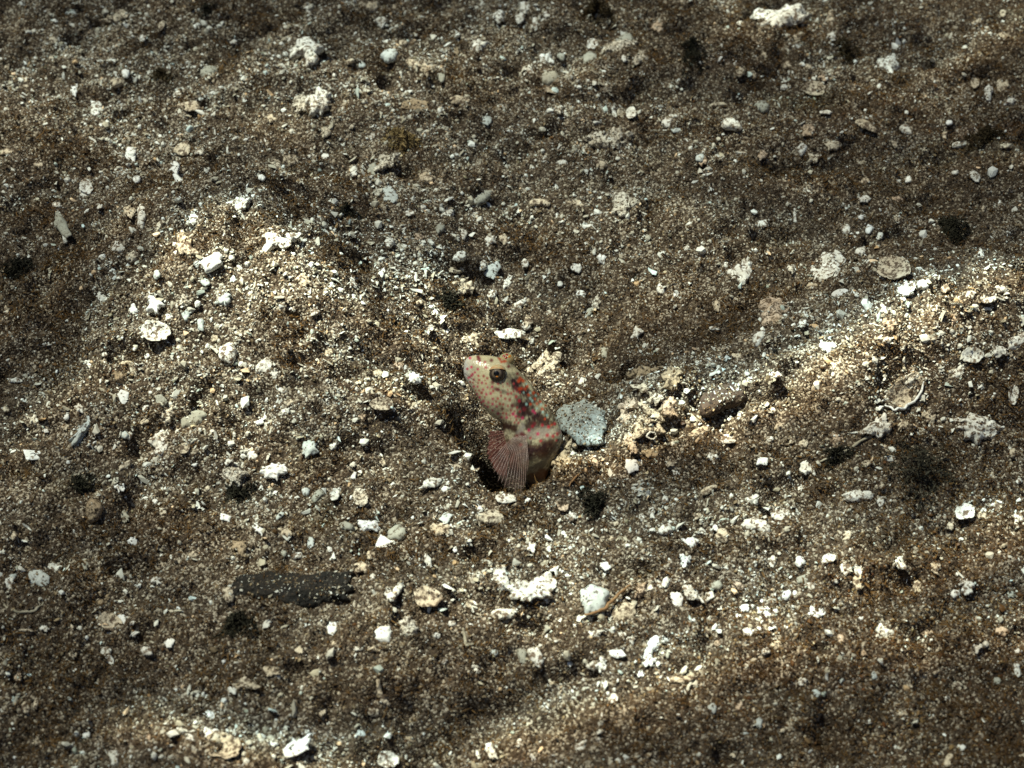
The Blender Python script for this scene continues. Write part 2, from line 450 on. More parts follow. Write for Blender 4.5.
DUST = []                                                  # places on top of the pieces where sand has settled
THICK = {'shard': .12, 'plate': .08, 'star': .15, 'rod': .34, 'pebble': .30, 'coral': .19, 'porous': .21, 'stone': .40, 'fan': .20, 'bowl': .3}
ROUGH = {'shard': .05, 'plate': .05, 'star': .14, 'rod': .07, 'pebble': .035, 'coral': .15, 'porous': .17, 'stone': .09, 'fan': .03, 'bowl': .03}
def lump(name, kind, px, py, w, h, ang, mat, outline=None, thick=None, seed=0):
    rnd = random.Random(seed * 7919 + int(px) * 31 + int(py))
    fr = frame_at(px, py)
    ol = outline or shape_outline('shard' if kind == 'coral' and seed % 5 in (0, 2, 3) else kind, w, h, ang, rnd)
    loc = [to_plane(px + a, py + b, fr) for a, b in ol]
    big = max(w, h)
    n = 28 if big < 12 else (44 if big < 28 else 72)
    rings = 5 if big < 12 else (8 if big < 28 else 13)
    xy = np.array(loc)
    _, ax2 = np.linalg.eigh(np.cov(xy.T))
    q2 = xy @ ax2
    ext = np.abs(q2).max(0) + 1e-6
    rr = polar(q2 / ext, n)
    if kind in ('coral', 'porous', 'star', 'bowl', 'shard') or mat in ('dark', 'film'):
        k0 = rnd.random() * 50
        e = np.arange(n) * 2 * math.pi / n
        am = {'shard': .10, 'bowl': .07, 'star': .20, 'stone': .17, 'pebble': .10}.get(kind, .26)
        rr = rr * (1 + am * noise(np.cos(e) * 4 + k0, np.sin(e) * 4) + am * (.8 if n < 40 else .4) * noise(np.cos(e) * 9 + k0, np.sin(e) * 9, 3.0))
    size = float(np.sqrt(np.prod(xy.max(0) - xy.min(0))))
    mn = float(2 * ext.min())
    t = (thick if thick is not None else THICK[kind]) * mn
    t = max(t, 0.03)
    tilt = (rnd.uniform(-.25, .25), rnd.uniform(-.1, .25)) if kind in ('shard', 'plate', 'fan', 'star', 'bowl') else (0, 0)
    th = np.arange(n) * 2 * math.pi / n
    V, F = [], []
    rows = []
    def ring(s, top):
        r = rr * s
        x, y = (np.stack([r * np.cos(th) * ext[0], r * np.sin(th) * ext[1]], 1) @ ax2.T).T
        dome = (1 - s ** 3) ** .5
        z = (t if top else -t * .8) * dome
        if kind == 'bowl': z = mn * .22 * s * s - (mn * .22) + (0.03 if top else -0.03) * dome + 0.0
        z = z + np.zeros(n)
        if kind == 'fan': z = z + .16 * t * np.sin(th * 15) * s * (1 if top else 0)
        return np.stack([x, y, z], 1)
    ss = [math.sin(math.pi / 2 * (k + 1) / rings) for k in range(rings)]
    V.append(np.array([[0, 0, t if kind != 'bowl' else -mn * .22 + .03]]))
    for s in ss: V.append(ring(s, True))
    for s in reversed(ss[:-1]): V.append(ring(s, False))
    V.append(np.array([[0, 0, -t * .8 if kind != 'bowl' else -mn * .22 - .03]]))
    V = np.concatenate(V)
    nr = 2 * rings - 1
    flip = np.linalg.det(ax2) < 0
    for j in range(n): F.append((0, 1 + j, 1 + (j + 1) % n))
    for k in range(nr - 1):
        a = 1 + k * n; b = a + n
        for j in range(n):
            j2 = (j + 1) % n
            F.append((a + j, b + j, b + j2, a + j2))
    a = 1 + (nr - 1) * n; last = len(V) - 1
    for j in range(n): F.append((a + j, last, a + (j + 1) % n))
    if flip: F = [f[::-1] for f in F]
    rg = ROUGH[kind] * size * (.9 if mat == 'dark' else 1)
    f1 = 2.6 / size
    o = rnd.random() * 90
    for ax in range(3):
        d = noise(V[:, 0] * f1 + o, V[:, 1] * f1, V[:, 2] * f1 + ax * 11, 3) + .6 * noise(V[:, 0] * f1 * 2.7 + o, V[:, 1] * f1 * 2.7, V[:, 2] * f1 * 2.7 + ax * 17, 4)
        V[:, ax] += d * rg * .6
    if kind in ('porous', 'coral') and big >= 12:
        pit = np.clip(noise(V[:, 0] * 7 + o, V[:, 1] * 7, V[:, 2] * 7, 9) - .25, 0, 1)
        V[:, 2] -= pit * .10 * (1 if kind == 'porous' else .6)
    V[:, 2] += V[:, 0] * tilt[0] + V[:, 1] * tilt[1]
    ob = mesh_obj(name, V, F, MATS[mat])
    lift = {'shard': .3, 'plate': .5, 'bowl': .0, 'pebble': -.12, 'stone': -.05, 'coral': -.12, 'porous': -.1, 'rod': -.1}.get(kind, .0) * t + (0.015 if kind != 'bowl' else mn * .20)
    if tilt != (0, 0): lift += 0.12 * mn
    lift += {'brown': .17, 'dark': .02, 'film': -.01}.get(mat, 0.0)
    set_frame(ob, fr, lift)
    M = np.array(ob.matrix_world)
    top = V[V[:, 2] > .25 * V[:, 2].max()]
    q = {'clean': 3, 'white': 9, 'blue': 6, 'grey': 6}.get(mat, 16) * size * size * 4 + 1
    if mat in ('dark', 'film', 'brown'): q *= 4.5
    k = min(int(q), 900)
    if len(top) and kind != 'fan':
        pick = np.array([rnd.randrange(len(top)) for _ in range(k)])
        nb = top[pick] + np.array([[rnd.gauss(0, .03), rnd.gauss(0, .03), 0] for _ in range(k)])
        DUST.append(nb @ M[:3, :3].T + M[:3, 3])
    return ob

def tube_pts(path, rad, n=7, taper=True, seed=0):
    P = [np.asarray(p, float) for p in path]
    V, F = [], []
    m = len(P)
    for i, p in enumerate(P):
        d = P[min(i + 1, m - 1)] - P[max(i - 1, 0)]
        d = d / (np.linalg.norm(d) + 1e-9)
        u = np.cross(d, [0.1, 0.2, 1.0]); u /= np.linalg.norm(u)
        v = np.cross(d, u)
        k = i / max(m - 1, 1)
        r = rad * ((0.35 + 0.65 * math.sin(math.pi * min(max(k, .03), .97)) ** .5) if taper else 1)
        r *= 1 + .18 * math.sin(i * 2.3 + seed)
        for j in range(n):
            a = 2 * math.pi * j / n
            V.append(p + (u * math.cos(a) + v * math.sin(a)) * r)
    for i in range(m - 1):
        for j in range(n):
            F.append((i * n + j, i * n + (j + 1) % n, (i + 1) * n + (j + 1) % n, (i + 1) * n + j))
    F.append(tuple(range(n))[::-1]); F.append(tuple(range((m - 1) * n, m * n)))
    return V, F

def ground_tube(name, pts, width, mat, lift=0.5, sub=5):
    """a tube lying on the seabed along a line of points"""
    fine = []
    for a, b in zip(pts[:-1], pts[1:]):
        for k in range(sub): fine.append((a[0] + (b[0] - a[0]) * k / sub, a[1] + (b[1] - a[1]) * k / sub))
    fine.append(pts[-1])
    G = np.array([hit(*p) for p in fine])
    G[:, 2] = np.convolve(np.pad(G[:, 2], 2, mode='edge'), np.ones(5) / 5, 'valid')
    w = width / 2 * np.linalg.norm(G.mean(0) - CAMP) / FPX
    G[:, 2] += w * lift
    c = G.mean(0)
    V, F = tube_pts(G - c, w)
    o = mesh_obj(name, V, F, MATS[mat])
    o.location = c
    return o

def tuft(name, px, py, w, h, mat, count=None, seed=0):
    """a ragged low clump of tiny flakes and threads"""
    rnd = random.Random(seed * 101 + px)
    p = hit(px, py)
    s = np.linalg.norm(p - CAMP) / FPX
    rw, rh = w / 2 * s * 1.25, h / 2 * s * 1.7
    V, F = [], []
    count = count or int(min(1900, 120 + w * h * 1.9) * (.5 if mat == 'silt' else .6))
    k0 = rnd.random() * 40
    for _ in range(count):
        a = rnd.random() * 6.283
        edge = .75 + .55 * float(noise(np.cos(a) * 1.6 + k0, np.sin(a) * 1.6))
        q = rnd.random() ** .8 * edge * 1.1
        bx, by = math.cos(a) * rw * q, math.sin(a) * rh * q
        top = min(rw, rh) * .8 * max(0, 1 - (q / max(edge, .1)) ** 2) * rnd.random() * (.6 + .8 * abs(float(noise(bx * 5 + k0, by * 5))))
        c = np.array([bx, by, float(H(p[0] + bx, p[1] + by)) - p[2] + top])
        L = rnd.uniform(.018, .05) if rnd.random() < .85 else rnd.uniform(.05, .14)
        d = np.array([rnd.gauss(0, 1), rnd.gauss(0, 1), rnd.gauss(0, .7)]); d /= np.linalg.norm(d)
        sd = np.cross(d, [rnd.gauss(0, 1), rnd.gauss(0, 1), rnd.gauss(0, 1)]); sd /= np.linalg.norm(sd) + 1e-9
        wd = min(L * .5, .022) * rnd.uniform(.5, 1.1)
        i0 = len(V)
        V += [c - d * L, c + sd * wd, c + d * L, c - sd * wd, c + np.cross(d, sd) * wd]
        F += [(i0, i0 + 1, i0 + 4), (i0 + 1, i0 + 2, i0 + 4), (i0 + 2, i0 + 3, i0 + 4), (i0 + 3, i0, i0 + 4)]
    o = mesh_obj(name, V, F, MATS[mat], None, False)
    o.location = p
    return o

# ------------------------------------------------------------------ the goby
hole_rim = hit(522, 480, Hm)
FD = float((hole_rim - CAMP) @ VIEW) + 0.30           # distance of the fish's mid plane from the camera
PX = FD / FPX                                          # cm per pixel there
fish_base = unproj(522, 486, FD)
goby = bpy.data.objects.new('goby', None); col.objects.link(goby)
goby.location = fish_base
tag(goby, 'spotted goby with pale green head and red dots rising out of its burrow', 'fish')

SEC = [  # dorsal point, ventral point (photo px), half breadth / half height
    ((464.5, 362.5), (463.6, 371.5), .75), ((467, 358), (464.5, 376), .80), ((473, 355.6), (468.5, 384), .80), ((482, 355.2), (475, 394), .80),
    ((492, 356), (482, 405.5), .80), ((503, 359), (490.5, 415), .82), ((514, 366), (500, 422), .82), ((524, 376), (503, 431), .80),
    ((535, 388.5), (504.5, 440.5), .78), ((547, 405), (507, 449), .76), ((557, 421), (510, 456), .74), ((562, 436), (508, 465), .72),
    ((559, 452), (514, 474), .72), ((551, 467), (525, 479), .72), ((546, 480), (530, 486), .76), ((545, 496), (529, 499), .8), ((545, 515), (529, 516), .85)]
def catmull(A, u):
    n = len(A); i = min(int(u), n - 2); f = u - i
    p0, p1, p2, p3 = A[max(i - 1, 0)], A[i], A[i + 1], A[min(i + 2, n - 1)]
    return .5 * (2 * p1 + (p2 - p0) * f + (2 * p0 - 5 * p1 + 4 * p2 - p3) * f * f + (3 * p1 - p0 - 3 * p2 + p3) * f ** 3)
SA = np.array([[d[0], d[1], v[0], v[1], b] for d, v, b in SEC], float)
NU, NV = 260, 150
EYE = np.array([497.6, 374.4]); FAR_EYE = np.array([506.5, 358.5])
fv, fpx = [], []
for i in range(NU):
    u = (i / (NU - 1)) ** 1.0 * (len(SEC) - 1)
    dx, dy, vx, vy, br = catmull(SA, u)
    c = np.array([(dx + vx) / 2, (dy + vy) / 2]); hv = np.array([(dx - vx) / 2, (dy - vy) / 2])
    hl = np.linalg.norm(hv)
    for j in range(NV):
        a = 2 * math.pi * j / NV
        ca, sa_ = math.cos(a), math.sin(a)
        k = 1.0 / (abs(ca) ** 2.3 + abs(sa_) ** 2.3) ** (1 / 2.3)
        q = c + hv * (ca * k)
        dep = sa_ * k * hl * br                     # px toward the camera
        if sa_ > 0:
            # cheek bulge, orbital bulge, gill cover edge, mouth line
            dep += 3.0 * math.exp(-((q[0] - 503) ** 2 + (q[1] - 401) ** 2) / 260)
            dep += 3.2 * math.exp(-((q[0] - EYE[0]) ** 2 + (q[1] - EYE[1]) ** 2) / 95)
            gx = (q[0] - 521) * .80 - (q[1] - 404) * .60
            dep -= 1.7 * math.exp(-(gx / 1.8) ** 2) * math.exp(-((q[1] - 412) / 24) ** 2)
            my = q[1] - (377.5 - (q[0] - 466) * .52)
        fv.append((q[0], q[1], dep)); fpx.append((q[0], q[1], dep))
fv = np.array(fv)
mouth = np.exp(-((fv[:, 1] - (373.5 + (fv[:, 0] - 464) * .75)) / 1.1) ** 2) * (fv[:, 0] < 477)
fv[:, 2] -= 0.6 * mouth * np.sign(fv[:, 2])
def fish_pt(x, y, dep):
    """a point of the fish: photo px in its mid plane, px of breadth towards the camera -> cm, relative to the fish base"""
    return unproj(x, y, FD) - VIEW * (dep * PX) - fish_base
FV = [fish_pt(*p) for p in fv]
FF = []
for i in range(NU - 1):
    for j in range(NV):
        j2 = (j + 1) % NV
        FF.append((i * NV + j, i * NV + j2, (i + 1) * NV + j2, (i + 1) * NV + j))
FF.append(tuple(range(NV))[::-1]); FF.append(tuple(range((NU - 1) * NV, NU * NV)))

# pigment
PC = np.zeros((len(fv), 3)); X, Y, Dp = fv[:, 0], fv[:, 1], fv[:, 2]
ii = np.repeat(np.linspace(0, 1, NU), NV)
ang = np.tile(np.arange(NV) * 2 * math.pi / NV, NU)
dors = np.cos(ang)
PC[:] = (0.62, 0.55, 0.33)
def blend(mask, c):
    m = np.clip(mask, 0, 1)[:, None]
    PC[:] = PC * (1 - m) + np.array(c) * m
sm = lambda v, a, b: np.clip((v - a) / (b - a), 0, 1)
nzf = noise(X * .16, Y * .16, Dp * .16, 51) * .6 + noise(X * .4, Y * .4, Dp * .4, 52) * .4
blend(sm(-dors, .1, .9) * .55, (0.70, 0.62, 0.42))
blend(sm(nzf, .0, .8) * .55, (0.31, 0.27, 0.14))
blend(np.exp(-((X - 462) / 8) ** 2) * .95, (0.62, 0.65, 0.65))
blend(sm(X, 512, 528) * sm(-Y, -440, -428) * .0, (0, 0, 0))
def blob(x, y, rx, ry, an, c, s=1.0, soft=.5, jag=.42):
    ca, sn = math.cos(R(an)), math.sin(R(an))
    u = ((X - x) * ca + (Y - y) * sn) / rx; v = (-(X - x) * sn + (Y - y) * ca) / ry
    r = np.sqrt(u * u + v * v) + jag * (noise(X * .3, Y * .3, Dp * .3, 61) + .7 * noise(X * .75, Y * .75, Dp * .75, 62))
    blend(sm(-r, -1 - soft, -1 + soft) * s, c)
DK = (0.036, 0.014, 0.009)
for b in [(514, 383, 9, 6, 40, 1), (522, 391, 9, 4, 20, 1), (524, 406, 7, 10, -12, 1), (532, 398, 8, 7, 40, .7), (507, 426, 16, 5, 14, 1), (541, 419, 17, 7.5, 24, 1), (527, 412, 9, 4, 10, .6),
          (532, 425, 9, 5, 0, .8), (543, 449, 22, 10, -14, 1), (528, 452, 10, 10, 0, 1), (512, 361, 4, 7, 10, .6), (553, 412, 5, 9, -25, .8), (505, 392, 5, 2, 10, .6), (497, 389.5, 6, 1.6, 10, .5), (519, 378, 4, 5, 30, .6)]:
    blob(b[0], b[1], b[2], b[3], b[4], DK, b[5])
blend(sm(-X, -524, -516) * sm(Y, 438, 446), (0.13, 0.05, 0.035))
mot = noise(X * .22, Y * .22, Dp * .22, 55) + .7 * noise(X * .55, Y * .55, Dp * .55, 56)
blend(sm(mot, -.15, .25) * sm((X - 512) * .85 + (Y - 380) * .35, 0, 14) * .8, (0.075, 0.036, 0.018))
blob(540, 433, 20, 5.0, -8, (0.36, 0.29, 0.22), .85)
blob(538, 464, 15, 4.5, -12, (0.30, 0.25, 0.14), .9)
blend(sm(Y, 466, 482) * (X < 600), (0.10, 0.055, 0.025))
blob(543, 474, 10, 6, 0, (0.20, 0.07, 0.02), .9)
blob(521, 429, 3, 7, 0, (0.46, 0.40, 0.32), .8)
Z2 = lambda x, y: (x / 8.533 + 450, y / 8.533 + 335)
Z3 = lambda x, y: (x / 6.4 + 470, y / 6.4 + 400)
PK, RD, OR, CY, MR = (0.60, 0.030, 0.11), (0.46, 0.025, 0.035), (0.58, 0.070, 0.014), (0.36, 0.56, 0.47), (0.17, 0.02, 0.02)
spots = []
for p in [(240, 293), (185, 275), (150, 290), (170, 360), (160, 366), (195, 335), (185, 348), (275, 408), (322, 445), (362, 442), (238, 440), (285, 465), (312, 505), (350, 497), (368, 543), (330, 573), (288, 562), (365, 587), (400, 607), (325, 612),
          (365, 640), (412, 668), (538, 670), (485, 700), (618, 707), (255, 532), (205, 380), (215, 320), (172, 197), (706, 645), (722, 660), (232, 505), (300, 600), (268, 575), (205, 440), (440, 700), (560, 690)]: spots.append((*Z2(*p), PK, 1.15))
for p in [(308, 278), (300, 233), (255, 228), (245, 350), (290, 352), (320, 370), (437, 517), (495, 503), (563, 525), (410, 540), (472, 542), (510, 552), (427, 585), (495, 603), (272, 492), (412, 415), (590, 560), (455, 590), (520, 640)]: spots.append((*Z2(*p), RD, 1.2))
for p in [(412, 180), (420, 195), (428, 210), (440, 230), (462, 226), (478, 220), (515, 215), (598, 370), (612, 382), (625, 392), (585, 392), (658, 437), (712, 492), (755, 500), (768, 568), (740, 585), (685, 588), (722, 545), (785, 630), (815, 600), (800, 545), (670, 510), (640, 460), (610, 455), (590, 462)]: spots.append((*Z2(*p), OR, 1.35))
for p in [(355, 218), (447, 628), (532, 600), (630, 628), (365, 403), (415, 465), (400, 462), (240, 185), (246, 200), (250, 214), (560, 455), (575, 330), (500, 270)]: spots.append((*Z2(*p), MR, 1.6))
for p in [(650, 418), (683, 540), (628, 490), (682, 492), (730, 515), (650, 587), (855, 615), (790, 655), (825, 682), (740, 625), (775, 590), (700, 560)]: spots.append((*Z2(*p), CY, 1.0))
for p in [(275, 87), (335, 113), (432, 213), (375, 190)]: spots.append((*Z3(*p), PK, 1.3))
for p in [(460, 158), (492, 222), (528, 228), (557, 215), (540, 150), (500, 170)]: spots.append((*Z3(*p), RD, 1.7))
for p in [(345, 55), (410, 150), (330, 215), (300, 228), (345, 225)]: spots.append((*Z3(*p), MR, 2.0))
spots.append((*Z3(585, 200), OR, 1.8))
srnd = random.Random(4)
def extra(n, x0, x1, y0, y1, ok, c, r):
    k = 0
    for _ in range(n * 30):
        x, y = srnd.uniform(x0, x1), srnd.uniform(y0, y1)
        if ok(x, y) and all((x - q[0]) ** 2 + (y - q[1]) ** 2 > 9 for q in spots):
            spots.append((x, y, c, r * srnd.uniform(.7, 1.1))); k += 1
            if k >= n: return
extra(34, 468, 520, 380, 424, lambda x, y: (x - 468) * .9 + 366 > y - 18 and y > 376 + (x - 500) * .5, RD, .95)
extra(7, 515, 562, 385, 435, lambda x, y: y < 385 + (x - 515) * 1.15, OR, 1.1)
extra(5, 520, 560, 425, 445, lambda x, y: True, RD, 1.2)
for x, y, c, r in spots:
    r *= srnd.uniform(.85, 1.2); g_ = srnd.uniform(.75, 1.15); c = tuple(k * g_ for k in c)
    for side in (1, -1):
        k = np.sqrt((X - x) ** 2 + (Y - y) ** 2) / r
        blend(sm(-k, -1.6, -.5) * .92 * (Dp * side > -1), c)
blend(mouth * .3, (0.30, 0.20, 0.18))
fm, nt, bs = new_mat('goby_skin')
at = N(nt, 'ShaderNodeAttribute', attribute_name='pigment'); tc = N(nt, 'ShaderNodeTexCoord'); vz = N(nt, 'ShaderNodeTexVoronoi', Scale=24.0); nt.links.new(tc.outputs['Object'], vz.inputs['Vector'])
mm = N(nt, 'ShaderNodeMix', data_type='RGBA', blend_type='MULTIPLY'); mm.inputs[0].default_value = 0.45     # scale pattern
nt.links.new(at.outputs['Color'], mm.inputs[6]); nt.links.new(ramp(nt, vz.outputs[0], [(.1, (1, 1, 1)), (.75, (.62, .58, .55))]), mm.inputs[7])
nt.links.new(mm.outputs[2], bs.inputs['Base Color'])
bm_ = N(nt, 'ShaderNodeBump', Strength=.35, Distance=.01); nt.links.new(vz.outputs[0], bm_.inputs['Height']); nt.links.new(bm_.outputs[0], bs.inputs['Normal'])
bs.inputs['Roughness'].default_value = .30; bs.inputs['Specular IOR Level'].default_value = .5
bs.inputs['Subsurface Weight'].default_value = .10; bs.inputs['Subsurface Radius'].default_value = (.05, .03, .02); bs.inputs['Subsurface Scale'].default_value = 1.0
body = mesh_obj('body', FV, FF, fm, goby)
ca = body.data.color_attributes.new('pigment', 'FLOAT_COLOR', 'POINT')
ca.data.foreach_set('color', np.concatenate([PC, np.ones((len(PC), 1))], 1).astype(np.float32).ravel())

def ball(name, centre, rx, ry, rz, mat, parent, n=28, axis=None, cap=1.0):
    """a smooth ellipsoid; with axis given, rz lies along it; cap < 1 keeps only the end towards axis"""
    ax = np.array(axis if axis is not None else [0, 0, 1.0], float); ax /= np.linalg.norm(ax)
    u = np.cross(ax, [0.3, 1, .2]); u /= np.linalg.norm(u); v = np.cross(ax, u)
    V, F = [], []
    m = n // 2
    for i in range(m + 1):
        t = math.pi * cap * i / m
        for j in range(n):
            a = 2 * math.pi * j / n
            V.append(np.array(centre) + ax * math.cos(t) * rz + (u * math.cos(a) * rx + v * math.sin(a) * ry) * max(math.sin(t), 1e-4))
    for i in range(m):
        for j in range(n):
            F.append((i * n + j, (i + 1) * n + j, (i + 1) * n + (j + 1) % n, i * n + (j + 1) % n))
    return mesh_obj(name, V, F, mat, parent)

def gloss_mat(name, c, rough=.15, spec=.5):
    m, nt, bs = new_mat(name)
    tc = N(nt, 'ShaderNodeTexCoord'); nz = N(nt, 'ShaderNodeTexNoise', Scale=40.0); nt.links.new(tc.outputs['Object'], nz.inputs['Vector'])
    nt.links.new(mixc(nt, nz.outputs[0], c, tuple(k * .6 for k in c)), bs.inputs['Base Color'])
    bs.inputs['Roughness'].default_value = rough; bs.inputs['Specular IOR Level'].default_value = spec
    return m
eye_ball_m = gloss_mat('eye_dark_rim', (0.045, 0.030, 0.022)); iris_m = gloss_mat('eye_iris', (0.20, 0.15, 0.10)); pupil_m = gloss_mat('eye_pupil', (0.004, 0.004, 0.005), .06)
lid_m = plain_mat('eye_hood_skin', (0.52, 0.45, 0.24), (0.52, 0.20, 0.08), 26.0, .45); glint_m = gloss_mat('eye_orange_fleck', (0.8, 0.28, 0.03))
MATS['red_spot'] = gloss_mat('red_skin_spot', (0.46, 0.03, 0.02))
def eye_depth(x, y):
    m_ = (np.abs(X - x) < 2.5) & (np.abs(Y - y) < 2.5)
    return float(Dp[m_].max())
look = np.array(-VIEW * 1.0 + UP * .12 - RIGHT * .12); look /= np.linalg.norm(look)
ed = eye_depth(*EYE)
ec = fish_pt(EYE[0], EYE[1], ed - 3.5)
er = 8.3 * PX
eye = ball('eye', ec, er, er, er * .95, eye_ball_m, goby, axis=look)
ball('iris', ec + look * er * .36, er * .74, er * .74, er * .66, iris_m, eye, axis=look, cap=.5)
ball('pupil', ec + look * er * .50 - UP * er * .02, er * .52, er * .50, er * .60, pupil_m, eye, axis=look, cap=.5)
ball('orange_fleck', ec + look * er * .97 - UP * er * .40 + RIGHT * er * .08, er * .17, er * .09, er * .08, glint_m, eye, axis=look)
ball('eye_hood', ec + UP * er * .20 - look * er * .12, er * 1.08, er * 1.02, er * .96, lid_m, goby, axis=UP * 1.0 - look * .25, cap=.42)
fe = fish_pt(FAR_EYE[0], FAR_EYE[1] + 1.6, -5)
ball('eye', fe, 8.2 * PX, 7.4 * PX, 7.4 * PX, plain_mat('far_eye_hood_skin', (0.36, 0.36, 0.20), (0.46, 0.30, 0.13), 9.0, .45), goby, axis=UP)

fe_o = goby.children[-1]
for q, (u_, v_) in enumerate([(-.35, .55), (.30, .35), (.05, .75), (.55, .6), (-.05, .25)]):
    d_ = RIGHT * u_ + UP * v_ - VIEW * .7; d_ /= np.linalg.norm(d_)
    ball('orange_spot', fe + d_ * 7.5 * PX, 1.5 * PX, 1.3 * PX, .5 * PX, glint_m if q % 2 else MATS['red_spot'], fe_o, n=12, axis=d_)

def fin_mat(name, c_ray, c_mem, alpha):
    m, nt, bs = new_mat(name)
    tc = N(nt, 'ShaderNodeTexCoord'); nz = N(nt, 'ShaderNodeTexNoise', Scale=4.0, Detail=3.0); nt.links.new(tc.outputs['Object'], nz.inputs['Vector'])
    nt.links.new(mixc(nt, ramp(nt, nz.outputs[0], [(.35, (0, 0, 0)), (.65, (1, 1, 1))]), c_mem, c_ray), bs.inputs['Base Color'])
    bs.inputs['Roughness'].default_value = .5; bs.inputs['Alpha'].default_value = alpha
    bs.inputs['Specular IOR Level'].default_value = .2
    return m
def fin(name, root0, root1, edge, dep0, dep1, mem_mat, ray_mat, rays=17, bow=3.0, rayw=.42):
    """a fan of fin rays joined by membrane, from its root line to its outer edge (photo px, px of breadth)"""
    nr, ns = rays * 2 - 1, 14
    E = np.array(edge, float)
    def at_edge(k):
        t = k * (len(E) - 1); return catmull(E, t)
    V, F = [], []
    P = {}
    frnd = random.Random(rays)
    fl = [frnd.uniform(.93, 1.04) if i % 2 == 0 else frnd.uniform(.85, .95) for i in range(nr)]
    for i in range(nr):
        k = i / (nr - 1)
        a = np.array(root0) * (1 - k) + np.array(root1) * k; b = at_edge(k)
        for j in range(ns):
            s = j / (ns - 1)
            q = a * (1 - s * fl[i]) + b * s * fl[i]
            d = dep0 + (dep1 - dep0) * s + bow * math.sin(math.pi * s) * math.sin(math.pi * (.2 + .6 * k)) + (.55 if i % 2 else 0) * s
            P[i, j] = fish_pt(q[0], q[1], d); V.append(P[i, j])
    for i in range(nr - 1):
        for j in range(ns - 1):
            F.append((i * ns + j, i * ns + j + 1, (i + 1) * ns + j + 1, (i + 1) * ns + j))
    mem = mesh_obj(name, V, F, mem_mat, goby)
    V, F = [], []
    for i in range(0, nr, 2):
        v, f = tube_pts([P[i, j] for j in range(ns)], rayw * PX, 5)
        o = len(V); V += v; F += [tuple(o + q for q in t) for t in f]
    mesh_obj('fin_rays', V, F, ray_mat, mem)
    return mem
d0 = eye_depth(522, 432)
ray_m = plain_mat('fin_ray_pink', (0.56, 0.44, 0.38), (0.36, 0.20, 0.16)); mem_m = fin_mat('fin_membrane', (0.20, 0.13, 0.10), (0.10, 0.06, 0.05), .24)
red_ray = plain_mat('fin_ray_red', (0.26, 0.08, 0.06), (0.40, 0.28, 0.22)); red_mem = fin_mat('red_fin_membrane', (0.20, 0.055, 0.04), (0.10, 0.035, 0.028), .6)
fin('pectoral_fin', (512, 437), (526, 433), [(491, 459), (493.5, 470), (499, 481), (508, 488), (517, 492), (524, 487), (528.5, 466)], d0 - 1, d0 + 5, mem_m, ray_m, 17, 4.0, .19)
fin('pelvic_fin', (512, 431), (510, 440), [(489, 431), (486.5, 444), (487, 456), (491, 466), (498, 476), (506, 478)], 6, 9, red_mem, red_ray, 12, 2.5, .30)

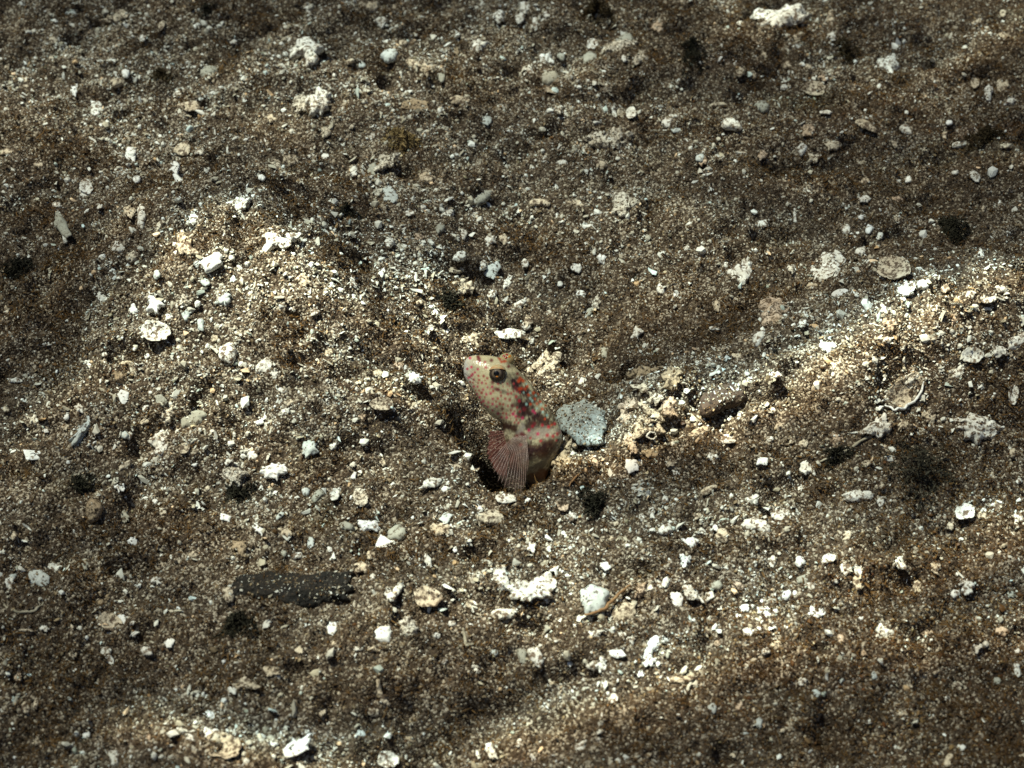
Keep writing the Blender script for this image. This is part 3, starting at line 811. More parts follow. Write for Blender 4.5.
# ------------------------------------------------------------------ rubble, one entry per piece
#   kind, x, y, w, h, angle, colour, short name (landmark) or None, label or None, outline or None
def near_poly(pts, cx, cy): return [(x - cx, y - cy) for x, y in pts]
BIG = [
 ('star', 310, 56, 40, 30, 0, 'white', 'branching white coral', 'branching white coral fragment with stubby arms near the top left', near_poly([(290, 51), (300, 49), (302, 43), (314, 42), (320, 48), (328, 50), (327, 55), (318, 57), (317, 66), (309, 71), (305, 67), (309, 60), (303, 57), (291, 58)], 310, 55)),
 ('porous', 318, 102, 26, 23, 0, 'white', 'porous white coral lump', 'porous white coral lump below the branching white coral', None),
 ('porous', 302, 105, 15, 17, 20, 'porous', None, None, None),
 ('pebble', 390, 56, 17, 11, -20, 'blue', 'grey blue pebble', 'smooth grey blue pebble right of the branching white coral', None),
 ('shard', 413, 109, 46, 13, 12, 'tan', 'tan wedge of shell', 'long thin tan wedge of shell casting a dark shadow', near_poly([(393, 107), (412, 102), (434, 106), (436, 112), (428, 117), (410, 113)], 413, 109)),
 ('star', 388, 164, 28, 19, 0, 'porous', 'jagged cream coral', 'jagged cream coral bit just below the ochre algae tuft', None),
 ('plate', 372, 173, 12, 15, 20, 'grey', None, None, None),
 ('star', 177, 179, 26, 26, 0, 'clean', 'bent white coral stick', 'bent white coral stick with a forked upper end at left', near_poly([(166, 173), (172, 171), (176, 166), (179, 169), (179, 176), (186, 183), (188, 190), (182, 191), (177, 184), (171, 178)], 177, 178)),
 ('plate', 132, 158, 13, 16, 25, 'clean', 'bright white chip', 'bright white leaf shaped shell chip above the bent coral stick', None),
 ('shard', 190, 109, 27, 9, 5, 'cream', 'flat cream shell strip', 'flat cream shell strip in the upper left sand', None),
 ('coral', 115, 18, 32, 12, -8, 'cream', 'cream crust ledge', 'low cream crust ledge with brown flakes under it, upper left', None),
 ('coral', 779, 19, 54, 24, -6, 'white', 'broad white coral slab', 'broad white coral slab at the top edge right of centre', near_poly([(752, 10), (766, 12), (776, 14), (790, 9), (804, 11), (808, 18), (800, 26), (785, 26), (772, 32), (760, 28), (753, 20)], 779, 19)),
 ('coral', 888, 64, 27, 22, 20, 'white', 'curved white shell with dark hollow', 'curved white shell piece with dark hollow, upper right', near_poly([(874, 58), (882, 62), (888, 55), (894, 50), (903, 55), (903, 61), (896, 62), (898, 68), (894, 75), (885, 74), (878, 68)], 888, 63)),
 ('porous', 609, 140, 35, 21, -5, 'porous', 'crumbly cream coral', 'crumbly cream coral piece alone in dark sand above the gully', None),
 ('pebble', 549, 79, 19, 13, 0, 'grey', 'smooth grey pebble', 'smooth pale grey pebble resting above a cream flake', None),
 ('star', 546, 62, 18, 18, 0, 'white', None, None, None),
 ('shard', 553, 92, 18, 8, -5, 'cream', None, None, None),
 ('coral', 625, 206, 26, 25, 15, 'porous', 'triangular cream coral', 'triangular cream coral chunk with shadowed right edge', near_poly([(614, 194), (624, 193), (630, 199), (641, 200), (634, 210), (622, 217), (614, 214)], 626, 205)),
 ('coral', 740, 275, 30, 37, 30, 'white', 'tall white coral chunk', 'tall white coral chunk on the dark slope above the brown stone', near_poly([(745, 258), (754, 262), (753, 270), (748, 274), (748, 283), (738, 284), (734, 293), (727, 284), (730, 274), (738, 269)], 740, 275)),
 ('star', 831, 270, 34, 30, 0, 'white', 'star shaped white coral', 'star shaped white coral chunk on the right slope', near_poly([(816, 268), (822, 258), (828, 262), (838, 258), (846, 265), (840, 272), (838, 281), (830, 286), (822, 281), (815, 277)], 831, 270)),
 ('shard', 841, 295, 23, 12, 10, 'clean', None, None, None),
 ('bowl', 894, 276, 33, 16, 0, 'cream', 'broken shell arc', 'broken dish shaped shell arc on the right mound crest', None),
 ('coral', 829, 347, 22, 17, -20, 'clean', 'bright white nodule', 'bright white nodule on the sunlit right ridge', None),
 ('coral', 841, 369, 28, 25, 0, 'porous', 'cream block below the bright nodule', 'cream pitted block just below the bright white nodule', None),
 ('porous', 773, 312, 25, 29, 10, 'peach', 'peach coral ball', 'peach coloured coral ball left of the star shaped coral', None),
 ('bowl', 970, 357, 22, 15, 0, 'white', 'white shell half', 'white shell half lying on the right mound', None),
 ('star', 1000, 353, 28, 16, 0, 'white', None, None, None),
 ('rod', 1018, 342, 14, 24, 60, 'white', 'white stick at right edge', 'thick white coral stick cut by the right edge', None),
 ('rod', 62, 226, 10, 26, -32, 'grey', 'grey club at far left', 'grey green elongated pebble lying aslant at the far left', None),
 ('rod', 142, 216, 8, 26, 8, 'white', 'upright white finger', 'upright white finger of coral beside a beige lump', None),
 ('coral', 131, 213, 15, 13, 0, 'cream', None, None, None),
 ('coral', 185, 246, 19, 19, 0, 'cream', 'cream nodule', 'cream knobbly nodule on the left mound shoulder', None),
 ('rod', 212, 263, 24, 13, -30, 'clean', 'bright cream tooth', 'bright cream tooth shaped shell on the left mound crest', None),
 ('coral', 236, 207, 34, 16, -20, 'white', 'white crust on the left crest', 'ragged white crust topping the left mound crest', None),
 ('star', 278, 245, 46, 21, 0, 'white', 'ragged white rubble', 'ragged bright white rubble patch right of the left crest', None),
 ('coral', 131, 310, 22, 14, 18, 'clean', 'bright white double lobe', 'bright white double lobed coral on the left slope', None),
 ('coral', 156, 304, 19, 16, -30, 'clean', 'bright white pointed nodule', 'bright white nodule with a point, right of the double lobe', None),
 ('bowl', 158, 334, 27, 20, 0, 'white', 'hollow white shell', 'hollow white broken shell below the bright pointed nodule', None),
 ('porous', 182, 302, 15, 13, 0, 'porous', None, None, None),
 ('pebble', 228, 353, 19, 19, 20, 'white', 'pale round pebble', 'pale round pebble dusted with sand on the left mound', None),
 ('pebble', 480, 199, 25, 13, -25, 'grey', 'beige oval pebble', 'beige oval pebble in the gully above the fish', None),
 ('pebble', 447, 214, 11, 15, 30, 'white', None, None, None), ('pebble', 440, 229, 8, 10, 30, 'grey', None, None, None),
 ('coral', 459, 288, 30, 15, 5, 'cream', 'cream ledge over a hollow', 'cream coral ledge jutting over a black hollow above the fish', None),
 ('shard', 506, 335, 37, 13, 10, 'white', 'flat white shell above the fish', 'flat white shell fragment just above the fish head', near_poly([(489, 331), (500, 333), (506, 329), (520, 332), (524, 338), (514, 341), (500, 340)], 506, 335)),
 ('porous', 471, 341, 17, 13, 0, 'cream', None, None, None), ('pebble', 527, 325, 9, 11, 20, 'white', None, None, None), ('pebble', 531, 341, 7, 7, 0, 'white', None, None, None),
 ('porous', 546, 367, 27, 27, 0, 'cream', 'cream crust behind the fish neck', 'pitted cream crust lump just behind the fish neck', None),
 ('plate', 491, 271, 16, 18, 30, 'blue', 'blue white flake', 'blue white angular flake above the cream ledge', None),
 ('coral', 457, 269, 20, 13, 10, 'cream', None, None, None),
 ('pebble', 266, 368, 20, 18, 40, 'white', None, None, None), ('coral', 275, 373, 12, 14, 0, 'white', None, None, None),
 ('coral', 328, 354, 15, 16, 0, 'cream', None, None, None), ('coral', 304, 279, 13, 15, 0, 'cream', None, None, None),
 ('coral', 92, 425, 50, 17, -42, 'blue', 'blue grey club shaped shell', 'blue grey club shaped shell lying aslant at the left', near_poly([(65, 446), (74, 432), (82, 422), (86, 413), (95, 409), (104, 412), (102, 422), (95, 428), (85, 431), (76, 442)], 88, 426)),
 ('plate', 35, 457, 23, 14, -18, 'clean', 'white half moon flake', 'white half moon shell flake at far left', None),
 ('plate', 124, 399, 13, 16, 20, 'clean', None, None, None),
 ('pebble', 192, 419, 29, 17, -5, 'grey', 'large pale oval pebble', 'large pale grey oval pebble on the left mound foot', None),
 ('porous', 163, 441, 30, 30, 20, 'white', 'lumpy white coral', 'lumpy white coral left below the large oval pebble', near_poly([(156, 434), (166, 432), (175, 435), (178, 446), (170, 450), (165, 461), (157, 458), (156, 448), (148, 446), (150, 438)], 163, 442)),
 ('star', 276, 473, 28, 20, 0, 'clean', 'white three armed coral', 'white three armed coral on the left centre sand', near_poly([(262, 472), (268, 466), (275, 464), (283, 464), (289, 470), (285, 476), (279, 476), (277, 482), (271, 480), (264, 479)], 276, 472)),
 ('star', 310, 449, 23, 20, 0, 'blue', 'pale forked flake', 'pale blue forked flake above the three armed coral', near_poly([(302, 442), (309, 440), (315, 444), (320, 453), (314, 455), (308, 459), (300, 457), (305, 450)], 310, 449)),
 ('bowl', 381, 406, 23, 12, 8, 'cream', 'beige curved shell', 'beige curved shell lip left of the burrow', None),
 ('star', 430, 485, 27, 14, 0, 'white', 'white flat coral left of the burrow', 'white flat coral piece just left of the burrow mouth', near_poly([(418, 490), (426, 482), (431, 478), (443, 478), (441, 483), (436, 488), (428, 491)], 430, 485)),
 ('star', 371, 528, 30, 18, 0, 'clean', 'bright bone shaped coral', 'bright white bone shaped coral chip below left of the burrow', near_poly([(358, 522), (366, 524), (374, 520), (379, 518), (380, 526), (386, 528), (378, 532), (370, 532), (362, 536), (360, 530)], 371, 527)),
 ('pebble', 397, 534, 20, 14, -30, 'grey', 'tan oval pebble', 'tan grey oval pebble beside the bone shaped coral', None),
 ('plate', 384, 546, 17, 17, 0, 'clean', 'white five sided flake', 'white five sided flake under the tan oval pebble', None),
 ('pebble', 493, 518, 30, 13, -8, 'cream', 'cream lump below the fish', 'long cream lump lying below the burrow and fish', None),
 ('shard', 505, 501, 23, 9, 5, 'white', None, None, None),
 ('plate', 447, 520, 17, 12, -20, 'blue', None, None, None), ('coral', 441, 530, 20, 12, 10, 'cream', None, None, None),
 ('pebble', 583, 424, 44, 44, 35, 'film', 'blue grey stone behind the fish', 'smooth blue grey stone touching the back of the fish', near_poly([(554, 420), (560, 411), (567, 409), (571, 404), (578, 405), (584, 403), (595, 408), (601, 417), (603, 428), (602, 440), (596, 449), (582, 448), (566, 442), (557, 432)], 580, 428)),
 ('coral', 562, 455, 20, 34, 8, 'tan', 'tan rock at the fish flank', 'upright tan rock between the fish flank and the blue grey stone', None),
 ('pebble', 575, 444, 10, 9, 0, 'cream', None, None, None),
 ('porous', 634, 405, 24, 18, 20, 'peach', 'peach rubble heap', 'peach crusted lump heading the rubble heap right of the fish', None),
 ('rod', 652, 412, 30, 9, 38, 'cream', None, 'pale cream finger lying across the peach rubble heap', None),
 ('porous', 627, 417, 16, 14, 0, 'peach', None, 'peach crust at the left side of the rubble heap', None),
 ('porous', 642, 427, 20, 16, -20, 'cream', None, 'cream pitted coral in the middle of the peach rubble heap', None),
 ('star', 657, 400, 20, 16, 0, 'porous', None, 'speckled jagged coral at the back of the peach rubble heap', None),
 ('porous', 668, 406, 18, 20, 10, 'peach', None, 'lacy peach coral between the rubble heap and the brown stone', None),
 ('porous', 656, 428, 18, 13, 30, 'cream', None, 'cream coral knob on the right foot of the peach rubble heap', None),
 ('porous', 631, 444, 14, 18, 0, 'peach', None, 'peach crust knob at the lower left foot of the rubble heap', None),
 ('coral', 655, 452, 24, 14, 0, 'tan', None, 'tan flat stone under the little worm tube ring', None),
 ('star', 644, 390, 20, 14, 0, 'cream', None, 'cream jagged coral topping the back of the rubble heap', None),
 ('porous', 646, 374, 30, 16, -10, 'tan', None, 'tan crusted lump behind the peach rubble heap', None),
 ('porous', 672, 378, 22, 18, -10, 'tan', None, 'tan crusted lump behind the brown log shaped stone', None),
 ('stone', 721, 404, 54, 22, -20, 'brown', 'brown log shaped stone', 'brown log shaped stone on the right ridge', near_poly([(696, 408), (704, 399), (720, 392), (738, 387), (747, 391), (748, 400), (738, 408), (722, 414), (712, 421), (700, 420)], 721, 404)),
 ('shard', 632, 469, 14, 13, 0, 'clean', 'white triangle chip', 'white triangular chip below the peach rubble heap', None),
 ('bowl', 903, 395, 46, 26, -38, 'cream', 'open pale bivalve', 'open pale bivalve shell standing out on the right mound', None),
 ('coral', 877, 427, 28, 17, -12, 'white', 'white knob below the bivalve', 'bright white knob just below the open bivalve', None),
 ('porous', 977, 428, 38, 26, -8, 'white', 'large white coral at right', 'large white porous coral block at right with shadow below', None),
 ('rod', 860, 496, 36, 10, -4, 'white', 'white split rod', 'white rod with a split end lying on dark sand at right', None),
 ('coral', 808, 469, 17, 15, 20, 'white', None, None, None), ('coral', 780, 517, 23, 16, 10, 'white', 'cream white lump', 'cream white lump on the sunlit sand right of centre', None),
 ('rod', 757, 526, 30, 11, 14, 'white', 'pale sausage pebble', 'pale sausage shaped pebble left of the cream white lump', None),
 ('pebble', 725, 536, 21, 12, 8, 'cream', 'yellowish bean pebble', 'yellowish bean shaped pebble left of the sausage pebble', None),
 ('bowl', 964, 515, 19, 17, 0, 'white', 'white ring shell', 'white ring shaped broken shell on dark sand at right', None),
 ('coral', 900, 561, 16, 16, 0, 'white', None, None, None),
 ('star', 533, 592, 48, 26, 0, 'white', 'pitted white lump', 'pitted white lump with brown stains at bottom centre', near_poly([(508, 592), (516, 584), (528, 586), (540, 582), (552, 578), (558, 588), (554, 598), (542, 604), (526, 605), (512, 602)], 533, 593)),
 ('rod', 501, 579, 14, 24, -15, 'white', None, 'white stub leaning against the pitted white lump', None),
 ('rod', 505, 614, 28, 10, -5, 'white', None, 'white flat finger below left of the pitted white lump', None),
 ('pebble', 594, 600, 27, 31, 15, 'blue', 'pale blue rounded stone', 'pale blue rounded stone with a brown twig across it', None),
 ('fan', 624, 615, 25, 18, -10, 'cream', 'ribbed cream shell', 'ribbed cream shell right of the pale blue rounded stone', None),
 ('shard', 675, 603, 16, 19, 10, 'clean', 'bright white block', 'bright white block left of the fan shaped shard', None),
 ('star', 691, 593, 30, 24, 0, 'white', 'white fan shard', 'white splintered fan shard on the lower bright sand', near_poly([(678, 581), (688, 588), (697, 590), (703, 600), (706, 606), (694, 603), (688, 600), (682, 592)], 692, 594)),
 ('plate', 617, 656, 21, 11, 8, 'clean', 'white oval flake', 'white oval flake lying flat in the lower centre', None),
 ('coral', 599, 664, 17, 15, 30, 'white', None, None, None), ('pebble', 536, 657, 13, 22, -22, 'white', 'white oval shell half', 'white oval shell half with a brown streak, lower centre', None), ('pebble', 522, 655, 10, 17, -10, 'grey', None, None, None),
 ('fan', 655, 644, 17, 12, -30, 'clean', 'ribbed white scallop chip', 'ribbed white scallop chip in the lower centre', None),
 ('star', 650, 662, 15, 13, 0, 'clean', None, None, None), ('rod', 682, 680, 23, 7, -8, 'cream', 'cream flat rod', 'cream flat rod on brown sand at lower centre', None),
 ('coral', 750, 632, 23, 14, -10, 'clean', 'bright white knuckle', 'bright white knuckle of coral in the lower light band', None),
 ('coral', 817, 613, 18, 16, 20, 'clean', 'bright white pebble in the dark', 'bright white rounded coral on brown sand, lower right', None), ('coral', 885, 633, 25, 18, 25, 'white', 'white corner chunk', 'white jagged chunk with brown hollows, lower right', None),
 ('pebble', 842, 641, 12, 15, 10, 'peach', None, None, None),
 ('plate', 40, 580, 24, 16, 10, 'blue', 'pale blue plate', 'pale blue plate beside white lobes at far left', None), ('coral', 52, 569, 22, 18, -20, 'white', 'white lobes at far left', 'white lobed coral above the pale blue plate at far left', None),
 ('bowl', 112, 625, 24, 16, 10, 'cream', 'cream shell cup', 'cream shell cup holding sand beside a white block, lower left', None), ('shard', 122, 623, 12, 16, 0, 'clean', None, None, None),
 ('shard', 170, 643, 12, 14, 5, 'clean', 'white square chip', 'white square chip on dark sand, lower left', None), ('shard', 147, 653, 14, 9, 15, 'white', None, None, None),
 ('star', 107, 657, 14, 27, 0, 'white', None, None, None),
 ('coral', 246, 685, 28, 13, -5, 'cream', 'cream twin lump', 'cream twin lump on the lower left dark sand', None),
 ('coral', 211, 735, 15, 13, 0, 'clean', None, None, None), ('bowl', 224, 750, 36, 24, 10, 'cream', 'cream dish at the bottom', 'cream dish shaped shell in the bottom light band', None),
 ('star', 295, 749, 34, 22, 0, 'clean', 'brilliant white shard', 'brilliant white jagged shard near the bottom edge', near_poly([(280, 757), (288, 747), (293, 741), (304, 742), (312, 738), (308, 748), (302, 755), (290, 760)], 296, 750)),
 ('shard', 393, 594, 24, 26, 0, 'white', 'white V shaped shard', 'white V shaped shard right of the long dark slab', near_poly([(382, 592), (392, 596), (400, 584), (405, 580), (402, 592), (394, 606), (388, 604)], 393, 595)),
 ('bowl', 428, 600, 30, 19, 15, 'cream', 'cream shell with a white rib', 'cream shell with a white rib, lower left of centre', None),
 ('pebble', 383, 635, 20, 20, 0, 'clean', 'rounded blue white chip', 'rounded blue white chip with small pits', near_poly([(374, 632), (380, 627), (391, 626), (392, 634), (390, 644), (382, 643), (375, 640)], 383, 635)),
 ('coral', 407, 628, 23, 21, 30, 'porous', 'cream pitted coral', 'cream pitted coral right of the rounded blue white chip', None),
 ('shard', 332, 629, 11, 14, 0, 'clean', None, None, None),
 ('rod', 371, 712, 18, 8, 12, 'cream', None, None, None), ('pebble', 361, 735, 10, 10, 0, 'blue', 'round grey blue bead', 'round grey blue bead near the bottom edge', None),
 ('bowl', 387, 761, 22, 16, 0, 'white', 'white shell at the bottom edge', 'white ring shaped shell cut by the bottom edge', None), ('coral', 492, 753, 13, 19, 0, 'white', None, None, None),
 ('stone', 295, 591, 118, 30, 2, 'dark', 'long dark slab', 'long dark slab sprinkled with pale grains, lower left', near_poly([(236, 584), (250, 576), (280, 575), (320, 576), (352, 578), (358, 590), (350, 602), (320, 606), (280, 607), (246, 604), (238, 596)], 296, 591)),
 ('porous', 457, 468, 10, 6, 0, 'cream', None, None, None),
 ('bowl', 908, 290, 14, 10, 0, 'white', None, None, None),
]
SMALL = [  # kind, x, y, w, h, angle, colour
 ('coral',70,13,13,12,0,'blue'),('shard',96,112,12,16,30,'white'),('shard',183,152,18,10,-5,'cream'),('bowl',87,190,12,12,0,'white'),('coral',75,90,7,9,0,'clean'),('pebble',208,74,20,10,-15,'grey'),('shard',54,59,11,5,-15,'cream'),('pebble',126,74,7,8,0,'clean'),('rod',118,83,13,6,-20,'cream'),('shard',162,27,6,12,25,'cream'),('coral',53,40,9,9,0,'cream'),('coral',25,82,12,8,0,'cream'),('shard',8,153,14,7,-20,'cream'),('coral',40,165,9,8,0,'cream'),('pebble',137,180,7,6,0,'clean'),('coral',178,95,9,9,0,'white'),('coral',200,152,8,6,0,'white'),('rod',7,68,5,12,20,'cream'),('coral',234,42,8,8,0,'white'),('shard',143,40,10,6,0,'white'),
 ('pebble',325,158,9,12,-20,'clean'),('coral',292,158,15,13,0,'cream'),('pebble',427,179,16,9,15,'cream'),('pebble',275,166,12,12,0,'cream'),('rod',443,76,6,13,20,'grey'),('shard',486,122,11,11,0,'blue'),('coral',480,46,14,10,0,'white'),('coral',498,17,12,12,0,'white'),('coral',382,22,14,11,0,'white'),('coral',370,6,17,9,0,'cream'),('rod',412,64,18,6,15,'cream'),('coral',428,70,12,9,30,'cream'),('shard',456,54,6,10,20,'tan'),('coral',395,8,9,9,0,'cream'),('pebble',403,44,8,5,0,'cream'),('coral',353,125,8,10,0,'porous'),('pebble',362,66,7,4,0,'blue'),('coral',325,133,12,10,0,'cream'),('coral',272,119,13,9,0,'cream'),('rod',350,62,9,4,-30,'cream'),('pebble',373,137,6,6,0,'white'),('coral',462,101,16,8,10,'cream'),('coral',310,10,14,8,15,'white'),('pebble',262,178,7,5,0,'clean'),('pebble',354,172,8,9,0,'white'),('coral',354,186,6,9,0,'cream'),('coral',440,110,8,8,0,'cream'),
 ('coral',531,72,13,10,-20,'white'),('pebble',626,41,15,11,0,'grey'),('bowl',592,47,11,9,0,'white'),('pebble',590,59,15,10,-10,'grey'),('coral',657,26,15,13,0,'peach'),('coral',667,123,11,10,10,'white'),('plate',676,132,13,7,-5,'blue'),('bowl',622,115,9,8,0,'cream'),('bowl',631,115,9,9,0,'white'),('rod',614,112,4,12,-10,'white'),('rod',732,125,18,8,10,'white'),('rod',718,105,15,3,-5,'cream'),('coral',705,159,12,9,-10,'peach'),('coral',562,163,11,9,0,'white'),('rod',739,24,5,10,10,'white'),('coral',762,155,11,9,0,'peach'),('pebble',761,108,15,10,0,'grey'),('coral',525,9,11,10,0,'white'),('coral',547,15,9,7,0,'white'),('shard',520,20,10,9,0,'white'),('coral',535,24,7,11,20,'white'),('shard',624,60,5,7,0,'white'),('coral',641,57,14,11,-30,'porous'),('coral',559,110,9,11,0,'porous'),('pebble',574,150,6,8,0,'grey'),('coral',545,160,7,7,0,'white'),('coral',740,73,9,9,0,'cream'),('coral',752,75,6,9,0,'cream'),('coral',764,55,8,10,0,'cream'),('pebble',700,158,8,8,0,'blue'),('coral',600,165,12,10,0,'cream'),('rod',561,57,8,5,30,'grey'),('coral',620,47,30,12,0,'porous'),
 ('shard',830,20,7,13,15,'cream'),('bowl',813,93,21,10,10,'cream'),('shard',826,114,12,5,0,'white'),('coral',808,130,13,12,0,'peach'),('shard',866,128,24,9,25,'cream'),('pebble',906,130,13,7,25,'white'),('rod',987,96,8,17,20,'white'),('bowl',1002,88,11,11,0,'cream'),('bowl',975,85,8,8,0,'cream'),('rod',960,145,13,5,-10,'white'),('shard',975,178,12,8,30,'white'),('rod',802,150,9,9,-40,'white'),('coral',834,145,14,9,0,'cream'),('coral',815,158,12,9,0,'cream'),('coral',1004,146,11,6,0,'cream'),('coral',1003,36,14,8,20,'cream'),('rod',808,68,9,4,10,'cream'),('pebble',909,180,7,6,0,'clean'),('rod',978,22,13,4,-20,'cream'),('coral',860,164,12,7,0,'cream'),('coral',895,143,12,10,0,'cream'),('coral',832,36,7,8,0,'white'),('coral',797,38,7,10,10,'cream'),('pebble',788,66,9,6,0,'cream'),('coral',943,136,8,7,0,'cream'),('pebble',949,123,6,5,0,'clean'),('coral',1010,102,10,8,0,'white'),('pebble',784,88,6,5,0,'white'),('coral',823,78,8,7,0,'peach'),('pebble',955,173,7,4,0,'white'),('shard',866,183,13,7,0,'cream'),('pebble',1003,14,6,7,0,'cream'),
 ('coral',88,196,13,10,0,'white'),('coral',120,247,13,10,0,'white'),('rod',134,257,15,7,-35,'cream'),('coral',103,297,11,11,0,'white'),('pebble',126,363,12,6,0,'cream'),('pebble',157,275,6,9,0,'blue'),('coral',104,362,6,7,0,'cream'),('coral',90,364,10,9,30,'white'),('coral',119,376,18,14,-20,'tan'),('rod',57,206,9,4,0,'white'),('coral',49,343,12,6,0,'white'),('plate',206,284,11,8,0,'blue'),('pebble',197,264,6,7,0,'blue'),('coral',216,338,9,9,0,'cream'),('coral',186,316,9,9,0,'blue'),('rod',201,325,6,12,0,'blue'),('pebble',232,258,6,6,0,'white'),('shard',121,279,7,3,0,'white'),('pebble',104,354,7,7,0,'white'),('coral',224,300,12,10,0,'blue'),('shard',148,357,6,6,0,'clean'),('coral',170,318,10,7,-20,'white'),('rod',160,226,12,5,-50,'cream'),('coral',15,381,14,5,0,'white'),('rod',7,310,4,10,0,'cream'),('coral',193,220,10,14,30,'white'),('coral',100,206,6,9,0,'white'),
 ('pebble',389,243,9,9,-30,'white'),('bowl',409,215,8,6,0,'white'),('rod',463,235,7,11,10,'white'),('pebble',460,257,12,9,0,'white'),('coral',418,238,12,10,0,'peach'),('pebble',423,208,6,5,0,'white'),('coral',420,249,8,9,0,'cream'),('shard',390,198,20,13,25,'blue'),('coral',415,378,13,10,10,'clean'),('pebble',378,374,10,8,0,'cream'),('pebble',311,265,5,5,0,'clean'),('shard',382,274,8,8,-30,'white'),('pebble',419,303,6,5,0,'cream'),('coral',293,308,9,8,0,'white'),('coral',315,312,8,7,0,'white'),('pebble',482,266,9,9,0,'white'),('pebble',492,295,9,8,0,'white'),('coral',508,283,9,12,30,'white'),('coral',429,330,9,9,0,'white'),('coral',426,287,10,9,0,'cream'),('coral',352,282,8,12,0,'white'),('shard',504,241,12,9,30,'cream'),('coral',490,240,10,11,0,'white'),('coral',400,365,12,11,0,'peach'),
 ('shard',577,269,11,11,0,'white'),('coral',602,259,9,8,20,'clean'),('pebble',525,264,7,8,0,'white'),('shard',588,314,12,16,10,'grey'),('porous',597,304,9,11,0,'porous'),('pebble',661,289,9,10,0,'white'),('rod',521,303,6,16,50,'white'),('shard',527,323,10,14,0,'cream'),('coral',516,336,9,9,0,'peach'),('pebble',581,294,9,6,0,'white'),('rod',760,339,15,9,-35,'white'),('coral',638,333,9,9,-30,'white'),('rod',717,306,6,11,0,'cream'),('rod',577,204,20,6,12,'cream'),('rod',540,203,18,6,5,'cream'),('coral',763,220,12,14,30,'white'),('pebble',560,284,6,6,0,'white'),('pebble',687,249,6,6,0,'white'),('pebble',676,295,5,6,0,'clean'),('coral',767,312,8,10,0,'cream'),('pebble',530,342,7,7,0,'white'),('pebble',585,226,6,5,0,'blue'),('rod',715,329,10,3,0,'white'),('pebble',549,313,6,5,0,'white'),('shard',726,360,7,5,0,'blue'),('rod',735,357,15,4,0,'cream'),('coral',606,352,9,10,0,'grey'),('coral',530,370,8,9,0,'cream'),
 ('pebble',861,251,10,9,-20,'white'),('pebble',846,230,9,9,0,'white'),('rod',869,230,6,8,20,'clean'),('pebble',861,218,5,5,0,'clean'),('shard',864,201,13,8,-20,'white'),('coral',896,201,12,8,20,'peach'),('pebble',923,285,12,7,0,'clean'),('coral',905,293,14,8,20,'clean'),('shard',980,255,9,10,-30,'white'),('bowl',987,300,13,10,0,'white'),('pebble',970,296,9,9,0,'white'),('coral',955,318,13,15,20,'peach'),('coral',945,287,12,12,0,'peach'),('pebble',886,340,11,6,0,'white'),('rod',795,215,3,15,0,'white'),('shard',803,325,9,8,0,'white'),('rod',912,378,19,7,-30,'white'),('coral',867,355,9,8,0,'white'),('coral',890,324,12,9,0,'peach'),('coral',933,336,14,12,0,'grey'),('pebble',879,236,8,7,0,'white'),('rod',983,210,4,7,20,'cream'),('coral',791,270,8,8,0,'porous'),('coral',813,285,10,9,0,'cream'),('coral',775,375,14,8,10,'white'),('pebble',870,258,4,5,0,'cream'),('coral',896,220,10,9,0,'cream'),('rod',870,327,15,5,-5,'cream'),('coral',958,372,14,9,-35,'white'),('pebble',1000,290,14,7,0,'white'),
 ('shard',228,463,13,7,-25,'white'),('porous',234,476,22,16,0,'porous'),('shard',225,518,13,8,10,'clean'),('coral',119,487,9,12,-20,'clean'),('rod',125,466,15,5,-35,'cream'),('coral',124,516,8,11,-20,'grey'),('shard',134,543,12,9,0,'clean'),('stone',94,511,17,20,0,'tan'),('shard',86,568,8,8,0,'grey'),('coral',163,512,8,8,0,'porous'),('coral',161,566,9,14,0,'cream'),('porous',168,414,13,12,0,'porous'),('shard',162,402,10,13,30,'grey'),('pebble',66,417,6,7,0,'clean'),('star',80,409,9,11,0,'white'),('pebble',218,419,9,7,0,'porous'),('bowl',185,450,11,9,-30,'cream'),('pebble',125,435,7,7,0,'blue'),('pebble',129,435,7,9,0,'white'),('rod',146,408,6,9,40,'white'),('shard',195,466,7,4,0,'clean'),('rod',207,490,11,4,-45,'cream'),('rod',98,492,9,4,35,'cream'),('coral',253,455,11,14,0,'clean'),('pebble',155,502,5,5,0,'clean'),('coral',33,420,9,9,0,'porous'),('coral',45,430,7,7,0,'clean'),('coral',65,427,9,8,0,'cream'),('rod',145,422,9,5,-30,'cream'),('coral',27,456,5,9,0,'cream'),('coral',13,576,6,7,0,'blue'),('coral',13,536,9,7,0,'cream'),('shard',193,556,9,6,0,'cream'),('coral',241,548,16,12,10,'tan'),('pebble',6,410,7,5,0,'cream'),
